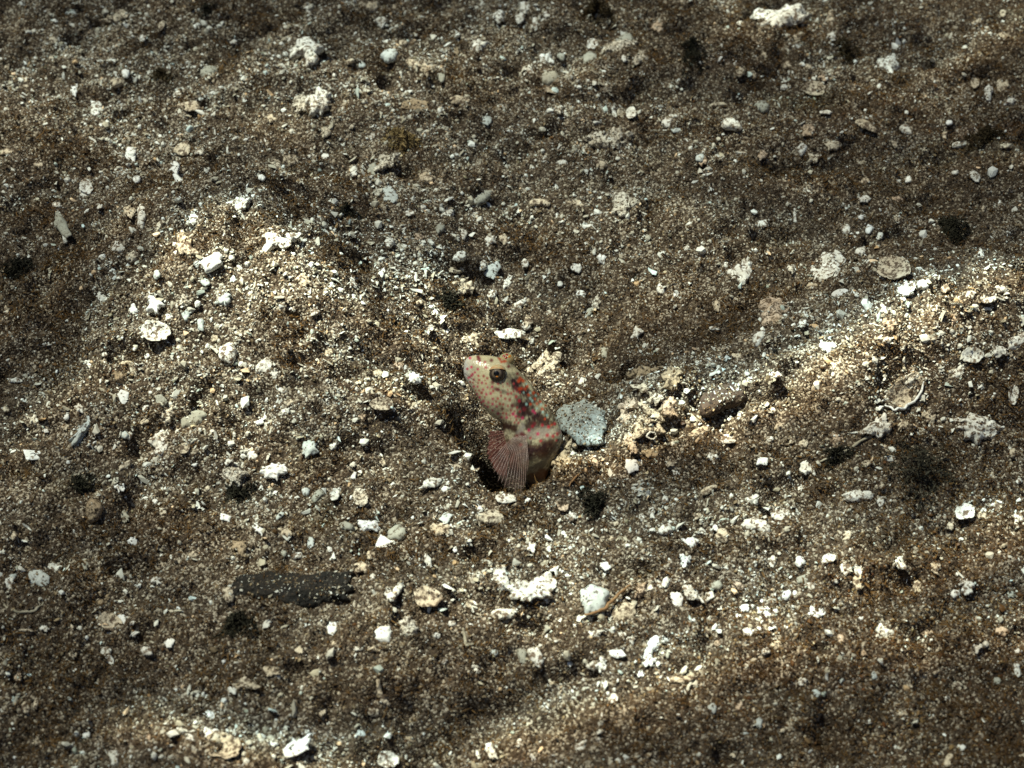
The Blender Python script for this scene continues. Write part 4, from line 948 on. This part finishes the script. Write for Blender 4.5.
 ('pebble',333,446,8,8,0,'white'),('rod',318,496,7,14,42,'grey'),('bowl',335,496,8,11,30,'white'),('bowl',361,500,14,17,0,'porous'),('pebble',346,527,13,9,0,'grey'),('shard',311,546,9,12,0,'blue'),('coral',261,530,12,13,0,'clean'),('pebble',306,492,8,7,0,'blue'),('rod',280,516,9,4,-40,'blue'),('coral',353,465,6,8,0,'white'),('shard',354,477,7,8,30,'clean'),('pebble',283,554,7,8,0,'grey'),('shard',428,563,7,16,-10,'white'),('coral',498,571,15,13,0,'cream'),('pebble',480,510,6,6,0,'white'),('coral',286,533,11,9,0,'cream'),('rod',298,556,11,5,-10,'white'),('pebble',455,550,5,5,0,'clean'),('coral',363,568,16,10,0,'cream'),('coral',290,403,14,7,0,'cream'),('pebble',275,444,8,5,0,'cream'),('shard',260,423,8,8,-45,'clean'),('rod',455,468,10,3,-5,'blue'),('coral',381,463,8,8,0,'cream'),('coral',476,469,8,7,0,'peach'),('pebble',445,490,7,5,0,'clean'),('coral',360,417,10,10,0,'peach'),('pebble',330,549,6,6,0,'white'),('coral',372,555,9,8,0,'cream'),('coral',285,412,10,9,0,'white'),('pebble',282,391,8,6,0,'white'),('rod',430,402,9,3,15,'peach'),
 ('shard',760,463,13,7,5,'clean'),('star',712,459,13,11,0,'white'),('shard',727,440,17,11,-15,'white'),('rod',700,432,20,7,-25,'cream'),('shard',606,568,13,9,5,'clean'),('pebble',665,530,14,9,-10,'white'),('star',531,549,11,14,0,'white'),('coral',690,545,16,12,0,'clean'),('coral',684,560,12,10,0,'clean'),('coral',702,530,12,8,-20,'white'),('coral',716,528,10,7,0,'clean'),('bowl',563,508,12,9,0,'peach'),('coral',572,516,12,8,0,'white'),('pebble',642,518,6,7,0,'white'),('rod',643,520,5,10,-20,'white'),('rod',709,490,16,6,-30,'cream'),('rod',752,499,14,5,-25,'white'),('shard',739,418,5,9,15,'white'),('pebble',640,463,5,6,0,'clean'),('coral',676,473,9,7,0,'white'),('coral',672,464,12,6,-15,'cream'),('pebble',665,500,6,7,0,'white'),('coral',614,538,14,8,-10,'cream'),('coral',617,524,12,6,0,'cream'),('coral',650,586,14,10,0,'white'),('coral',546,566,9,14,30,'white'),('pebble',683,559,6,7,0,'blue'),('rod',652,514,5,13,-10,'white'),('coral',592,462,13,9,0,'peach'),('coral',528,500,7,6,0,'clean'),('coral',700,515,13,6,-15,'cream'),('pebble',770,440,7,6,0,'white'),
 ('bowl',1012,396,10,18,0,'white'),('pebble',881,502,8,9,0,'white'),('shard',950,526,8,13,20,'cream'),('shard',845,570,13,14,0,'white'),('bowl',858,571,9,11,0,'white'),('pebble',800,562,10,9,30,'clean'),('pebble',890,459,11,6,10,'white'),('coral',866,464,13,6,0,'cream'),('pebble',781,427,11,10,0,'cream'),('coral',837,438,12,12,20,'peach'),('coral',1013,453,9,10,0,'cream'),('coral',992,478,9,9,0,'cream'),('pebble',1019,481,6,6,0,'white'),('rod',884,448,12,5,40,'cream'),('coral',903,425,8,12,20,'cream'),('coral',882,486,12,9,0,'cream'),('coral',848,535,10,8,0,'cream'),('pebble',803,444,6,7,0,'clean'),('pebble',804,444,9,8,0,'cream'),('coral',982,516,9,7,0,'cream'),('coral',999,507,10,9,0,'cream'),('coral',1018,520,9,10,0,'white'),('coral',983,386,12,8,0,'white'),('bowl',828,560,12,8,0,'white'),('coral',935,568,10,11,0,'cream'),('coral',989,565,6,7,0,'cream'),('rod',772,563,7,18,20,'white'),('coral',791,440,8,9,0,'cream'),('pebble',937,422,6,5,0,'cream'),('coral',930,417,12,12,40,'cream'),('rod',772,460,15,4,30,'cream'),
 ('star',45,629,11,10,0,'white'),('rod',26,631,14,2.5,2,'cream'),('rod',72,630,4,9,5,'cream'),('pebble',80,628,5,6,0,'white'),('coral',52,688,7,8,0,'white'),('coral',215,717,18,8,10,'clean'),('coral',114,757,10,15,0,'white'),('pebble',86,735,9,6,0,'clean'),('rod',229,595,9,14,-20,'cream'),('coral',126,591,6,8,0,'white'),('coral',10,583,9,12,0,'white'),('coral',157,581,9,9,0,'white'),('coral',73,655,10,8,20,'cream'),('coral',18,675,6,12,0,'peach'),('shard',26,709,8,11,20,'cream'),('rod',36,705,4,9,10,'cream'),('rod',69,699,6,3,40,'blue'),('coral',149,738,6,6,0,'peach'),('coral',38,741,12,8,0,'cream'),('coral',14,759,6,5,0,'clean'),('rod',172,612,11,3,10,'cream'),('rod',224,661,4,5,0,'clean'),('pebble',132,623,5,5,0,'white'),('coral',133,634,8,7,0,'white'),('coral',179,609,4,4,0,'clean'),('coral',190,738,7,6,0,'clean'),('rod',17,699,4,13,25,'grey'),('coral',234,690,10,8,0,'white'),('coral',103,600,14,8,-20,'tan'),
 ('coral',475,668,12,11,30,'white'),('pebble',494,653,9,7,0,'blue'),('coral',443,662,9,7,0,'white'),('star',272,673,20,11,0,'cream'),('coral',267,624,9,8,-30,'white'),('pebble',300,651,9,6,0,'cream'),('coral',321,671,6,6,0,'blue'),('coral',321,713,9,9,0,'cream'),('coral',273,745,8,6,0,'clean'),('pebble',308,690,6,4,0,'cream'),('coral',335,645,11,8,0,'cream'),('coral',408,740,14,10,0,'tan'),('rod',372,579,5,9,10,'white'),('bowl',470,605,7,9,0,'cream'),('coral',358,649,6,5,0,'white'),('coral',437,636,7,7,0,'white'),('pebble',452,624,8,5,0,'white'),('coral',377,702,12,8,0,'cream'),('coral',378,649,18,6,0,'cream'),('coral',490,747,8,10,0,'clean'),('coral',503,580,9,12,20,'peach'),
 ('shard',710,597,10,14,20,'white'),('pebble',737,587,14,10,0,'peach'),('bowl',613,700,9,8,-20,'white'),('shard',582,747,14,9,-45,'white'),('coral',735,616,13,9,0,'clean'),('pebble',712,709,8,10,0,'blue'),('pebble',759,723,6,11,0,'blue'),('pebble',756,711,8,5,0,'cream'),('coral',592,635,18,8,-20,'white'),('coral',631,640,8,8,40,'white'),('pebble',623,635,7,5,0,'white'),('coral',659,584,16,11,10,'white'),('pebble',717,586,10,9,0,'grey'),('rod',668,654,4,8,10,'grey'),('coral',570,664,5,5,0,'clean'),('coral',552,683,6,13,30,'cream'),('pebble',648,652,9,8,0,'clean'),('coral',640,674,8,7,0,'clean'),('coral',705,632,9,9,0,'cream'),('coral',658,672,10,7,0,'peach'),('pebble',718,644,8,6,0,'peach'),('coral',613,690,5,5,0,'white'),('coral',599,740,6,5,0,'white'),('coral',618,762,8,5,0,'white'),('pebble',648,756,8,5,0,'cream'),('coral',764,612,13,9,0,'white'),('coral',745,608,10,9,0,'clean'),('pebble',765,652,9,6,0,'white'),('coral',735,755,10,5,0,'cream'),('coral',547,600,9,6,0,'white'),('rod',745,734,7,2.5,0,'blue'),('coral',739,708,7,11,20,'peach'),('rod',519,743,4,8,20,'white'),('coral',547,627,6,9,0,'grey'),('coral',591,612,8,6,0,'white'),('coral',640,590,13,12,-20,'peach'),
 ('pebble',787,595,11,8,-35,'clean'),('coral',776,609,12,9,0,'clean'),('coral',928,634,13,8,-10,'peach'),('coral',976,622,9,12,20,'peach'),('coral',967,586,14,12,20,'white'),('coral',918,584,12,16,0,'cream'),('rod',949,761,8,13,10,'cream'),('pebble',961,748,8,7,0,'white'),('pebble',816,694,9,7,30,'blue'),('pebble',822,702,6,6,0,'peach'),('rod',1017,670,6,13,-10,'white'),('pebble',997,681,7,7,0,'grey'),('coral',842,657,7,9,0,'grey'),('coral',802,652,10,6,0,'cream'),('coral',802,682,8,7,0,'white'),('coral',776,645,16,9,0,'cream'),('coral',801,580,10,8,0,'grey'),('coral',811,587,8,9,0,'white'),('coral',833,581,9,6,0,'white'),('rod',857,583,6,14,-20,'cream'),('coral',864,654,7,8,0,'peach'),('pebble',861,619,5,4,0,'clean'),('star',977,649,12,9,0,'white'),('coral',1002,632,13,9,20,'peach'),('rod',939,671,14,3,-25,'cream'),('coral',909,685,14,6,15,'cream'),('pebble',874,676,6,7,0,'blue'),('pebble',947,699,5,5,0,'white'),('coral',902,714,11,6,10,'cream'),('coral',957,685,8,7,0,'cream'),('coral',1022,757,12,6,0,'cream'),('coral',842,680,7,6,0,'blue'),('pebble',782,731,6,4,0,'cream'),('coral',868,723,7,5,0,'white'),('pebble',955,594,9,8,0,'white'),('coral',1018,652,8,5,0,'clean'),('pebble',795,593,5,5,0,'clean'),('coral',1009,595,10,6,0,'grey'),
]
NAMES = {'pebble': ('pebble', 'pebble'), 'stone': ('stone', 'stone'), 'coral': ('coral_fragment', 'coral'), 'porous': ('coral_fragment', 'coral'), 'star': ('coral_fragment', 'coral'),
         'shard': ('shell_fragment', 'shell'), 'plate': ('shell_fragment', 'shell'), 'rod': ('coral_stick', 'coral'), 'fan': ('shell_fragment', 'shell'), 'bowl': ('broken_shell', 'shell')}
GROUPS = {'pebble': 'pebbles lying on the dark sand', 'coral': 'coral bits scattered on the dark sand', 'shell': 'shell pieces scattered on the dark sand', 'stone': 'stones on the dark sand'}
LOOK = {'white': 'white', 'clean': 'bright white', 'cream': 'cream', 'porous': 'speckled cream', 'tan': 'tan', 'peach': 'peach', 'grey': 'grey', 'blue': 'blue grey', 'film': 'blue grey', 'brown': 'brown', 'dark': 'dark'}
NOUN = {'pebble': 'pebble', 'stone': 'stone', 'coral': 'coral lump', 'porous': 'pitted coral lump', 'star': 'jagged coral bit', 'shard': 'shell flake', 'plate': 'flat shell flake', 'rod': 'stick', 'fan': 'ribbed shell chip', 'bowl': 'curved shell piece'}
pieces = []                                                # (object, x, y, look, given label)
LM = [('goby', 500, 390), ('burrow mouth', 500, 480)]      # landmarks for the labels
for sd, (kind, x, y, w, h, a, c, short, label, ol) in enumerate(BIG):
    th = {'long dark slab': .32, 'blue grey stone behind the fish': .15, 'brown log shaped stone': .30}.get(short)
    o = lump(NAMES[kind][0], kind, x, y, w, h, a, c, ol, th, sd)
    tag(o, label, NAMES[kind][1], GROUPS[NAMES[kind][1]])
    pieces.append([o, x, y, LOOK[c] + ' ' + NOUN[kind], label, max(w, h)])
    if short: LM.append((short, x, y))
    if short == 'open pale bivalve':
        bpy.context.view_layer.update()
        for pts, wd in (([(881, 404), (888, 397), (896, 389), (905, 380), (912, 375)], 2.2), ([(884, 408), (893, 412), (904, 411), (914, 404), (921, 394), (923, 384)], 2.8)):
            r_ = ground_tube('shell_rim', pts, wd, 'clean', 3.0)
            r_.parent = o; r_.matrix_parent_inverse = o.matrix_world.inverted()
for sd, (kind, x, y, w, h, a, c) in enumerate(SMALL):
    o = lump(NAMES[kind][0], kind, x, y, w * 1.08, h * 1.08, a, c, None, None, sd + 500)
    tag(o, None or '', NAMES[kind][1], GROUPS[NAMES[kind][1]])
    pieces.append([o, x, y, LOOK[c] + ' ' + NOUN[kind], None, max(w, h)])

def side(dx, dy):
    if abs(dx) > abs(dy): return 'right of' if dx > 0 else 'left of'
    return 'below' if dy > 0 else 'above'
used = {p[4] for p in pieces if p[4]}
for p in pieces:
    if p[4]: continue
    sz = 'tiny' if p[5] < 8 else ('small' if p[5] < 13 else 'medium')
    p[3] = sz + ' ' + p[3]
for p in pieces:
    if p[4]: continue
    for lm, lx, ly in sorted(LM, key=lambda L: (L[1] - p[1]) ** 2 + (L[2] - p[2]) ** 2):
        s = side(p[1] - lx, p[2] - ly)
        d = math.hypot(p[1] - lx, p[2] - ly)
        rival = [q for q in pieces if q is not p and q[3] == p[3] and side(q[1] - lx, q[2] - ly) == s and math.hypot(q[1] - lx, q[2] - ly) <= d]
        lab = '%s, the nearest such %s the %s' % (p[3], s, lm)
        if rival or lab in used or len(lab.split()) > 16: continue
        p[4] = lab; used.add(lab); p[0]['label'] = lab
        break
    else:
        p[0]['label'] = p[3] + ' among many alike on the dark sand'; p[0]['group'] = p[3] + 's alike'

# twigs, arcs and tufts
tag(ground_tube('twig', [(584, 620), (598, 617), (608, 610), (618, 600), (630, 589)], 3.4, 'twig', 5.0), 'thin brown twig curving across the pale blue rounded stone', 'twig')
tag(ground_tube('twig', [(820, 463), (840, 455), (860, 443), (877, 433)], 3.0, 'straw', 1.2), 'straight grey straw running up to the white knob below the bivalve', 'twig')
tag(ground_tube('twig', [(5, 607), (20, 614), (34, 612), (44, 604)], 2.8, 'straw', 1.2), 'curved pale straw arching over a dark hollow at far left', 'twig')
tag(ground_tube('twig', [(664, 506), (678, 500), (684, 496)], 2.4, 'twig', 1.0), 'short brown stalk on the sand right of the black clump', 'twig')
tag(ground_tube('twig', [(568, 488), (574, 480), (580, 474)], 2.2, 'twig', 1.4), 'tiny dark stalk leaning on the tan rock beside the fish', 'twig')
tag(ground_tube('shell_sliver', [(378, 680), (379, 692), (384, 702), (390, 707)], 6.0, 'cream', .8), 'thin crescent shell sliver on dark sand near the bottom', 'shell')
tag(ground_tube('shell_sliver', [(463, 628), (465, 638), (466, 646), (474, 645)], 3.4, 'straw', .8), 'thin curled pale sliver left of the white oval shell half', 'shell')
tag(ground_tube('shell_ring', [(651 + 4.6 * math.cos(t * .52) + .5 * math.sin(t * 2), 443 + 3.6 * math.sin(t * .52)) for t in range(13)], 2.0, 'white', 11.0, 2), 'little white worm tube ring on the peach rubble heap', 'shell')
tag(ground_tube('twig', [(823, 60), (833, 57), (845, 54)], 3.0, 'weed', 1.0), 'brown stalk ending in a dark algae tuft, upper right', 'twig')
for nm, x, y, w, h, m, lab in [  # algae tufts, plus a few dark ones painting shade in hollows
    ('algae_shade_tuft', 20, 269, 34, 24, 'algae', 'round black algae tuft at the far left edge'),
    ('algae_shade_tuft', 952, 232, 26, 34, 'algae', 'tall black algae tuft on the right slope'),
    ('algae_shade_tuft', 593, 508, 26, 24, 'algae', 'black triangular algae clump below right of the fish'),
    ('algae_shade_tuft', 690, 55, 22, 54, 'algae', 'long dark algae strip at the top right of centre'),
    ('algae_shade_tuft', 595, 14, 44, 22, 'weed', 'dark brown algae patch at the top centre'),
    ('algae_shade_tuft', 846, 53, 22, 18, 'weed', 'dark brown algae tuft at the end of a stalk'),
    ('algae_shade_tuft', 207, 10, 14, 12, 'algae', 'small black algae tuft at the top left edge'),
    ('algae_shade_tuft', 406, 143, 30, 28, 'ochre', 'ochre algae tuft above the jagged cream coral'),
    ('algae_shade_tuft', 918, 476, 60, 44, 'silt', 'wide thin grey brown algae patch right of the white split rod'),
    ('algae_shade_tuft', 112, 22, 26, 12, 'weed', 'brown algae fringe under the cream crust ledge'),  # brown flakes along the lower edge of the ledge
    ('algae_shade_tuft', 235, 628, 40, 26, 'algae', 'dark algae patch left under the long dark slab'),  # dark flakes at the lower left of the slab
    ('algae_shade_tuft', 83, 486, 16, 20, 'algae', 'small black tuft above the tan block at left'),  # dark flakes painting the black of a hole
    ('algae_shade_tuft', 240, 500, 26, 16, 'algae', 'flat dark tuft right of the small white flake at left'),
    ('algae_shade_tuft', 450, 304, 34, 14, 'algae', 'black tuft in the hollow under the cream ledge'),  # black flakes painting the shade of the cavity under the ledge
    ('algae_shade_tuft', 835, 456, 26, 14, 'algae', 'dark tuft under the straight grey straw'),
    ('algae_shade_tuft', 348, 212, 18, 16, 'algae', 'dark tuft on the sand above the left mound'),  # dark flakes painting a shaded gap in the sand
    ('algae_shade_tuft', 160, 76, 24, 16, 'weed', 'brown tuft in the upper left sand'),
    ('algae_shade_tuft', 985, 140, 34, 22, 'weed', 'brown algae patch near the right edge above the slope'),
    ('algae_shade_tuft', 398, 524, 0, 0, 'algae', None),
    ]:
    if lab: tag(tuft(nm, x, y, w, h, m, None, len(lab)), lab, 'algae', 'algae tufts on the sand')

# ------------------------------------------------------------------ loose grains over the whole bed (uncountable)
def grain_sources():
    out = bpy.data.collections.new('grain_shapes')
    import bmesh
    for k in range(14):
        bm = bmesh.new()
        bmesh.ops.create_icosphere(bm, subdivisions=1, radius=.5)
        rr_ = random.Random(k)
        sx_, sy_, sz_ = rr_.uniform(.8, 1.3), rr_.uniform(.6, 1.0), rr_.uniform(.35, .85)
        if k >= 8: sx_, sy_, sz_ = rr_.uniform(.9, 1.5), rr_.uniform(.5, 1.0), rr_.uniform(.12, .35)
        for v in bm.verts:
            f = rr_.uniform(.6, 1.3) if k < 8 else rr_.uniform(.45, 1.5)
            v.co = Vector((v.co.x * sx_ * f, v.co.y * sy_ * f, v.co.z * sz_ * f))
        me = bpy.data.meshes.new('grain'); bm.to_mesh(me); bm.free()
        me.materials.append(GRAIN_M)
        out.objects.link(bpy.data.objects.new('grain', me))
    return out
GRAIN_M, nt, bs = new_mat('sand_grain')
at = N(nt, 'ShaderNodeAttribute', attribute_name='tint'); at.attribute_type = 'INSTANCER'
nt.links.new(at.outputs['Color'], bs.inputs['Base Color'])
bs.inputs['Roughness'].default_value = .55; bs.inputs['Specular IOR Level'].default_value = .3

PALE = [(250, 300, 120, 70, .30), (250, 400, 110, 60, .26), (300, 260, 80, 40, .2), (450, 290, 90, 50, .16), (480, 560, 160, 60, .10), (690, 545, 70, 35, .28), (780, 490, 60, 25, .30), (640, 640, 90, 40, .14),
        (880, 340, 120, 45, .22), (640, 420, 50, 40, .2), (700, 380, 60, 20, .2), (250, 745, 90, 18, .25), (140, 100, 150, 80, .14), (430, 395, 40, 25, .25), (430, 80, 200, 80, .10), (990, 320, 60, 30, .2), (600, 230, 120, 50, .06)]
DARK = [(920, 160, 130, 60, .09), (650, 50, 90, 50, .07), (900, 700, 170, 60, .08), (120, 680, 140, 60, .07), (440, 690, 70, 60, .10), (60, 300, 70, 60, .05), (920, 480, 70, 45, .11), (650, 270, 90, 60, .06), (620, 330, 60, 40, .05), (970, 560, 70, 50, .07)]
NG = 560000
gx = rng.uniform(-15, 15, NG * 2); gy = rng.uniform(-12.5, 17.5, NG * 2)
gz = Hm(gx, gy)
ppx, ppy = project(np.stack([gx, gy, gz], 1))
vis = (ppx > -60) & (ppx < 1084) & (ppy > -60) & (ppy < 828)
keep = vis | (rng.random(len(gx)) < .22)
gx, gy, ppx, ppy = gx[keep][:NG], gy[keep][:NG], ppx[keep][:NG], ppy[keep][:NG]
gz = H(gx, gy)
dust = np.concatenate(DUST)
nd = len(dust)
dpx, dpy = project(dust)
gx, gy, gz = np.concatenate([gx, dust[:, 0]]), np.concatenate([gy, dust[:, 1]]), np.concatenate([gz, dust[:, 2]])
ppx, ppy = np.concatenate([ppx, dpx]), np.concatenate([ppy, dpy])
n_ = len(gx)
settled = np.arange(n_) >= n_ - nd
pale = .115 + .07 * fbm(gx, gy, .5, 3, 71) + .05 * fbm(gx, gy, 2.2, 2, 72)
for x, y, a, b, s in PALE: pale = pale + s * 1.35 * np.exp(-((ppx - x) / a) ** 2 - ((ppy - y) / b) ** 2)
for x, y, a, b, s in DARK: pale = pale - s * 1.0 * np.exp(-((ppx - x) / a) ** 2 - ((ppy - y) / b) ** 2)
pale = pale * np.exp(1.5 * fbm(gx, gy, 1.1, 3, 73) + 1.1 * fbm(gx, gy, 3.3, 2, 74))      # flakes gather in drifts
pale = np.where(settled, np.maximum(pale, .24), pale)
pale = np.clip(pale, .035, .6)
dark_patches = np.clip(fbm(gx, gy, .9, 3, 81) * 4.0 - .55, 0, 1) * (1 - settled)
rust = np.clip(1.6 * np.exp(-((ppx - 980) / 330) ** 2 - ((ppy - 660) / 200) ** 2) + .8 * np.exp(-((ppx - 950) / 200) ** 2 - ((ppy - 60) / 120) ** 2) + .7 * np.exp(-((ppx - 40) / 90) ** 2 - ((ppy - 420) / 80) ** 2) + .8 * fbm(gx, gy, .35, 2, 83) - .1, 0, 1)     # rust-brown zones; murk darkens grains in random patches
pale = pale * (1 - .8 * dark_patches)
u = rng.random(n_); u2 = rng.random(n_)
size = np.exp(rng.normal(math.log(.0225), .44, n_))
tint = np.zeros((n_, 4)); tint[:, 3] = 1
sh = rng.random(n_)[:, None]
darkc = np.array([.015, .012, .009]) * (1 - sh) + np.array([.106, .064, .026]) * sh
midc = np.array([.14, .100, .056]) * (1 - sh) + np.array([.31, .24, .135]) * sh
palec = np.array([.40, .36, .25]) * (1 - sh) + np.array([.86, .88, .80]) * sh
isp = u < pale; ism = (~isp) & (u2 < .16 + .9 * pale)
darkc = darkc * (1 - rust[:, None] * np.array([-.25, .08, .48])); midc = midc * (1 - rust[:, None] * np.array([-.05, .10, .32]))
darkc = darkc * (1 - .55 * dark_patches[:, None]); midc = midc * (1 - .4 * dark_patches[:, None])
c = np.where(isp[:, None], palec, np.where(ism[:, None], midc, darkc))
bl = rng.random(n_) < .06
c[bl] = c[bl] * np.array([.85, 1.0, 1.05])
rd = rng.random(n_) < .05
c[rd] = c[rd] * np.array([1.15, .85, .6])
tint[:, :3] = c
size = np.where(isp, size * np.exp(rng.normal(.14, .56, n_) + .1 * np.clip(pale - .2, 0, .4)), size)
size = np.where(settled, np.clip(size * 1.15, .018, .06), size)
size = np.clip(size, .012, .20)
rot = rng.uniform(-3.14, 3.14, (n_, 3)); rot[:, 0] *= .3; rot[:, 1] *= .3
scl = size[:, None] * rng.uniform(.75, 1.35, (n_, 3))
gme = bpy.data.meshes.new('sand_grains')
gme.vertices.add(n_)
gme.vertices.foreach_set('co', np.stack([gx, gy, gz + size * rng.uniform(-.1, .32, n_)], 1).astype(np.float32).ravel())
for nm, ty, arr in (('rot', 'FLOAT_VECTOR', rot), ('scl', 'FLOAT_VECTOR', scl)):
    a = gme.attributes.new(nm, ty, 'POINT'); a.data.foreach_set('vector', arr.astype(np.float32).ravel())
a = gme.attributes.new('tint', 'FLOAT_COLOR', 'POINT'); a.data.foreach_set('color', tint.astype(np.float32).ravel())
a = gme.attributes.new('pick', 'INT', 'POINT'); a.data.foreach_set('value', np.where(isp | (rng.random(n_) < .3), rng.integers(5, 14, n_), rng.integers(0, 8, n_)).astype(np.int32))
grains = bpy.data.objects.new('sand_grains', gme); col.objects.link(grains)
grains['kind'] = 'stuff'
ng = bpy.data.node_groups.new('scatter_grains', 'GeometryNodeTree')
ng.interface.new_socket('Geometry', in_out='INPUT', socket_type='NodeSocketGeometry'); ng.interface.new_socket('Geometry', in_out='OUTPUT', socket_type='NodeSocketGeometry')
gi, go = ng.nodes.new('NodeGroupInput'), ng.nodes.new('NodeGroupOutput')
ip = ng.nodes.new('GeometryNodeInstanceOnPoints'); ci = ng.nodes.new('GeometryNodeCollectionInfo')
ci.inputs['Collection'].default_value = grain_sources(); ci.inputs['Separate Children'].default_value = True; ci.inputs['Reset Children'].default_value = True
def named(nm, ty):
    n = ng.nodes.new('GeometryNodeInputNamedAttribute'); n.data_type = ty; n.inputs['Name'].default_value = nm
    return n.outputs['Attribute']
ng.links.new(gi.outputs[0], ip.inputs['Points']); ng.links.new(ci.outputs[0], ip.inputs['Instance'])
ip.inputs['Pick Instance'].default_value = True
ng.links.new(named('pick', 'INT'), ip.inputs['Instance Index'])
ng.links.new(named('rot', 'FLOAT_VECTOR'), ip.inputs['Rotation']); ng.links.new(named('scl', 'FLOAT_VECTOR'), ip.inputs['Scale'])
ng.links.new(ip.outputs[0], go.inputs[0])
md = grains.modifiers.new('scatter', 'NODES'); md.node_group = ng

# ------------------------------------------------------------------ brown algal fuzz matting the sand (uncountable)
NF = 120000
fx, fy = rng.uniform(-14, 14, NF * 4), rng.uniform(-12, 17, NF * 4)
fqx, fqy = project(np.stack([fx, fy, Hm(fx, fy)], 1))
dens = np.clip(fbm(fx, fy, .9, 3, 81) * 3.2 - .2, 0, 1) * .7 + .07
for x, y, a, b, w_ in DARK + [(980, 660, 220, 130, .10), (960, 60, 150, 70, .08)]: dens = dens + w_ * 3.0 * np.exp(-((fqx - x) / a) ** 2 - ((fqy - y) / b) ** 2)
dens = np.clip(dens * (1 + .9 * fbm(fx, fy, 2.6, 2, 85)), 0, 1)
ok = rng.random(NF * 4) < dens
fx, fy = fx[ok][:NF], fy[ok][:NF]
nf = len(fx)
base = np.stack([fx, fy, H(fx, fy) + rng.uniform(-.005, .035, nf)], 1)
d1 = rng.normal(0, 1, (nf, 3)); d1[:, 2] = np.abs(d1[:, 2]) * .6; d1 /= np.linalg.norm(d1, axis=1)[:, None]
d2 = np.cross(d1, rng.normal(0, 1, (nf, 3))); d2 /= np.linalg.norm(d2, axis=1)[:, None]
L = np.exp(rng.normal(math.log(.055), .45, nf))[:, None]
wd = np.minimum(L * .3, .010) + .003
bend = base + d1 * L * .55 + rng.normal(0, .25, (nf, 3)) * L
tip = bend + (d1 + rng.normal(0, .7, (nf, 3))) * L * .5
co = np.stack([base - d2 * wd, base + d2 * wd, bend + d2 * wd * .8, bend - d2 * wd * .8, tip], 1).reshape(-1, 3)
k5 = np.arange(nf)[:, None] * 5
loops = np.concatenate([k5 + [0, 1, 2], k5 + [0, 2, 3], k5 + [3, 2, 4]], 1).reshape(-1).astype(np.int32)
fme = bpy.data.meshes.new('algal_fuzz')
fme.vertices.add(len(co)); fme.vertices.foreach_set('co', co.astype(np.float32).ravel())
fme.loops.add(len(loops)); fme.loops.foreach_set('vertex_index', loops)
fme.polygons.add(nf * 3); fme.polygons.foreach_set('loop_start', np.arange(0, nf * 9, 3, dtype=np.int32))
fme.update(calc_edges=True)
fme.materials.append(plain_mat('brown_algal_fuzz', (0.046, 0.026, 0.010), (0.140, 0.078, 0.026), 1.4, .9))
fuzz = bpy.data.objects.new('algal_fuzz', fme); col.objects.link(fuzz)
fuzz['kind'] = 'stuff'
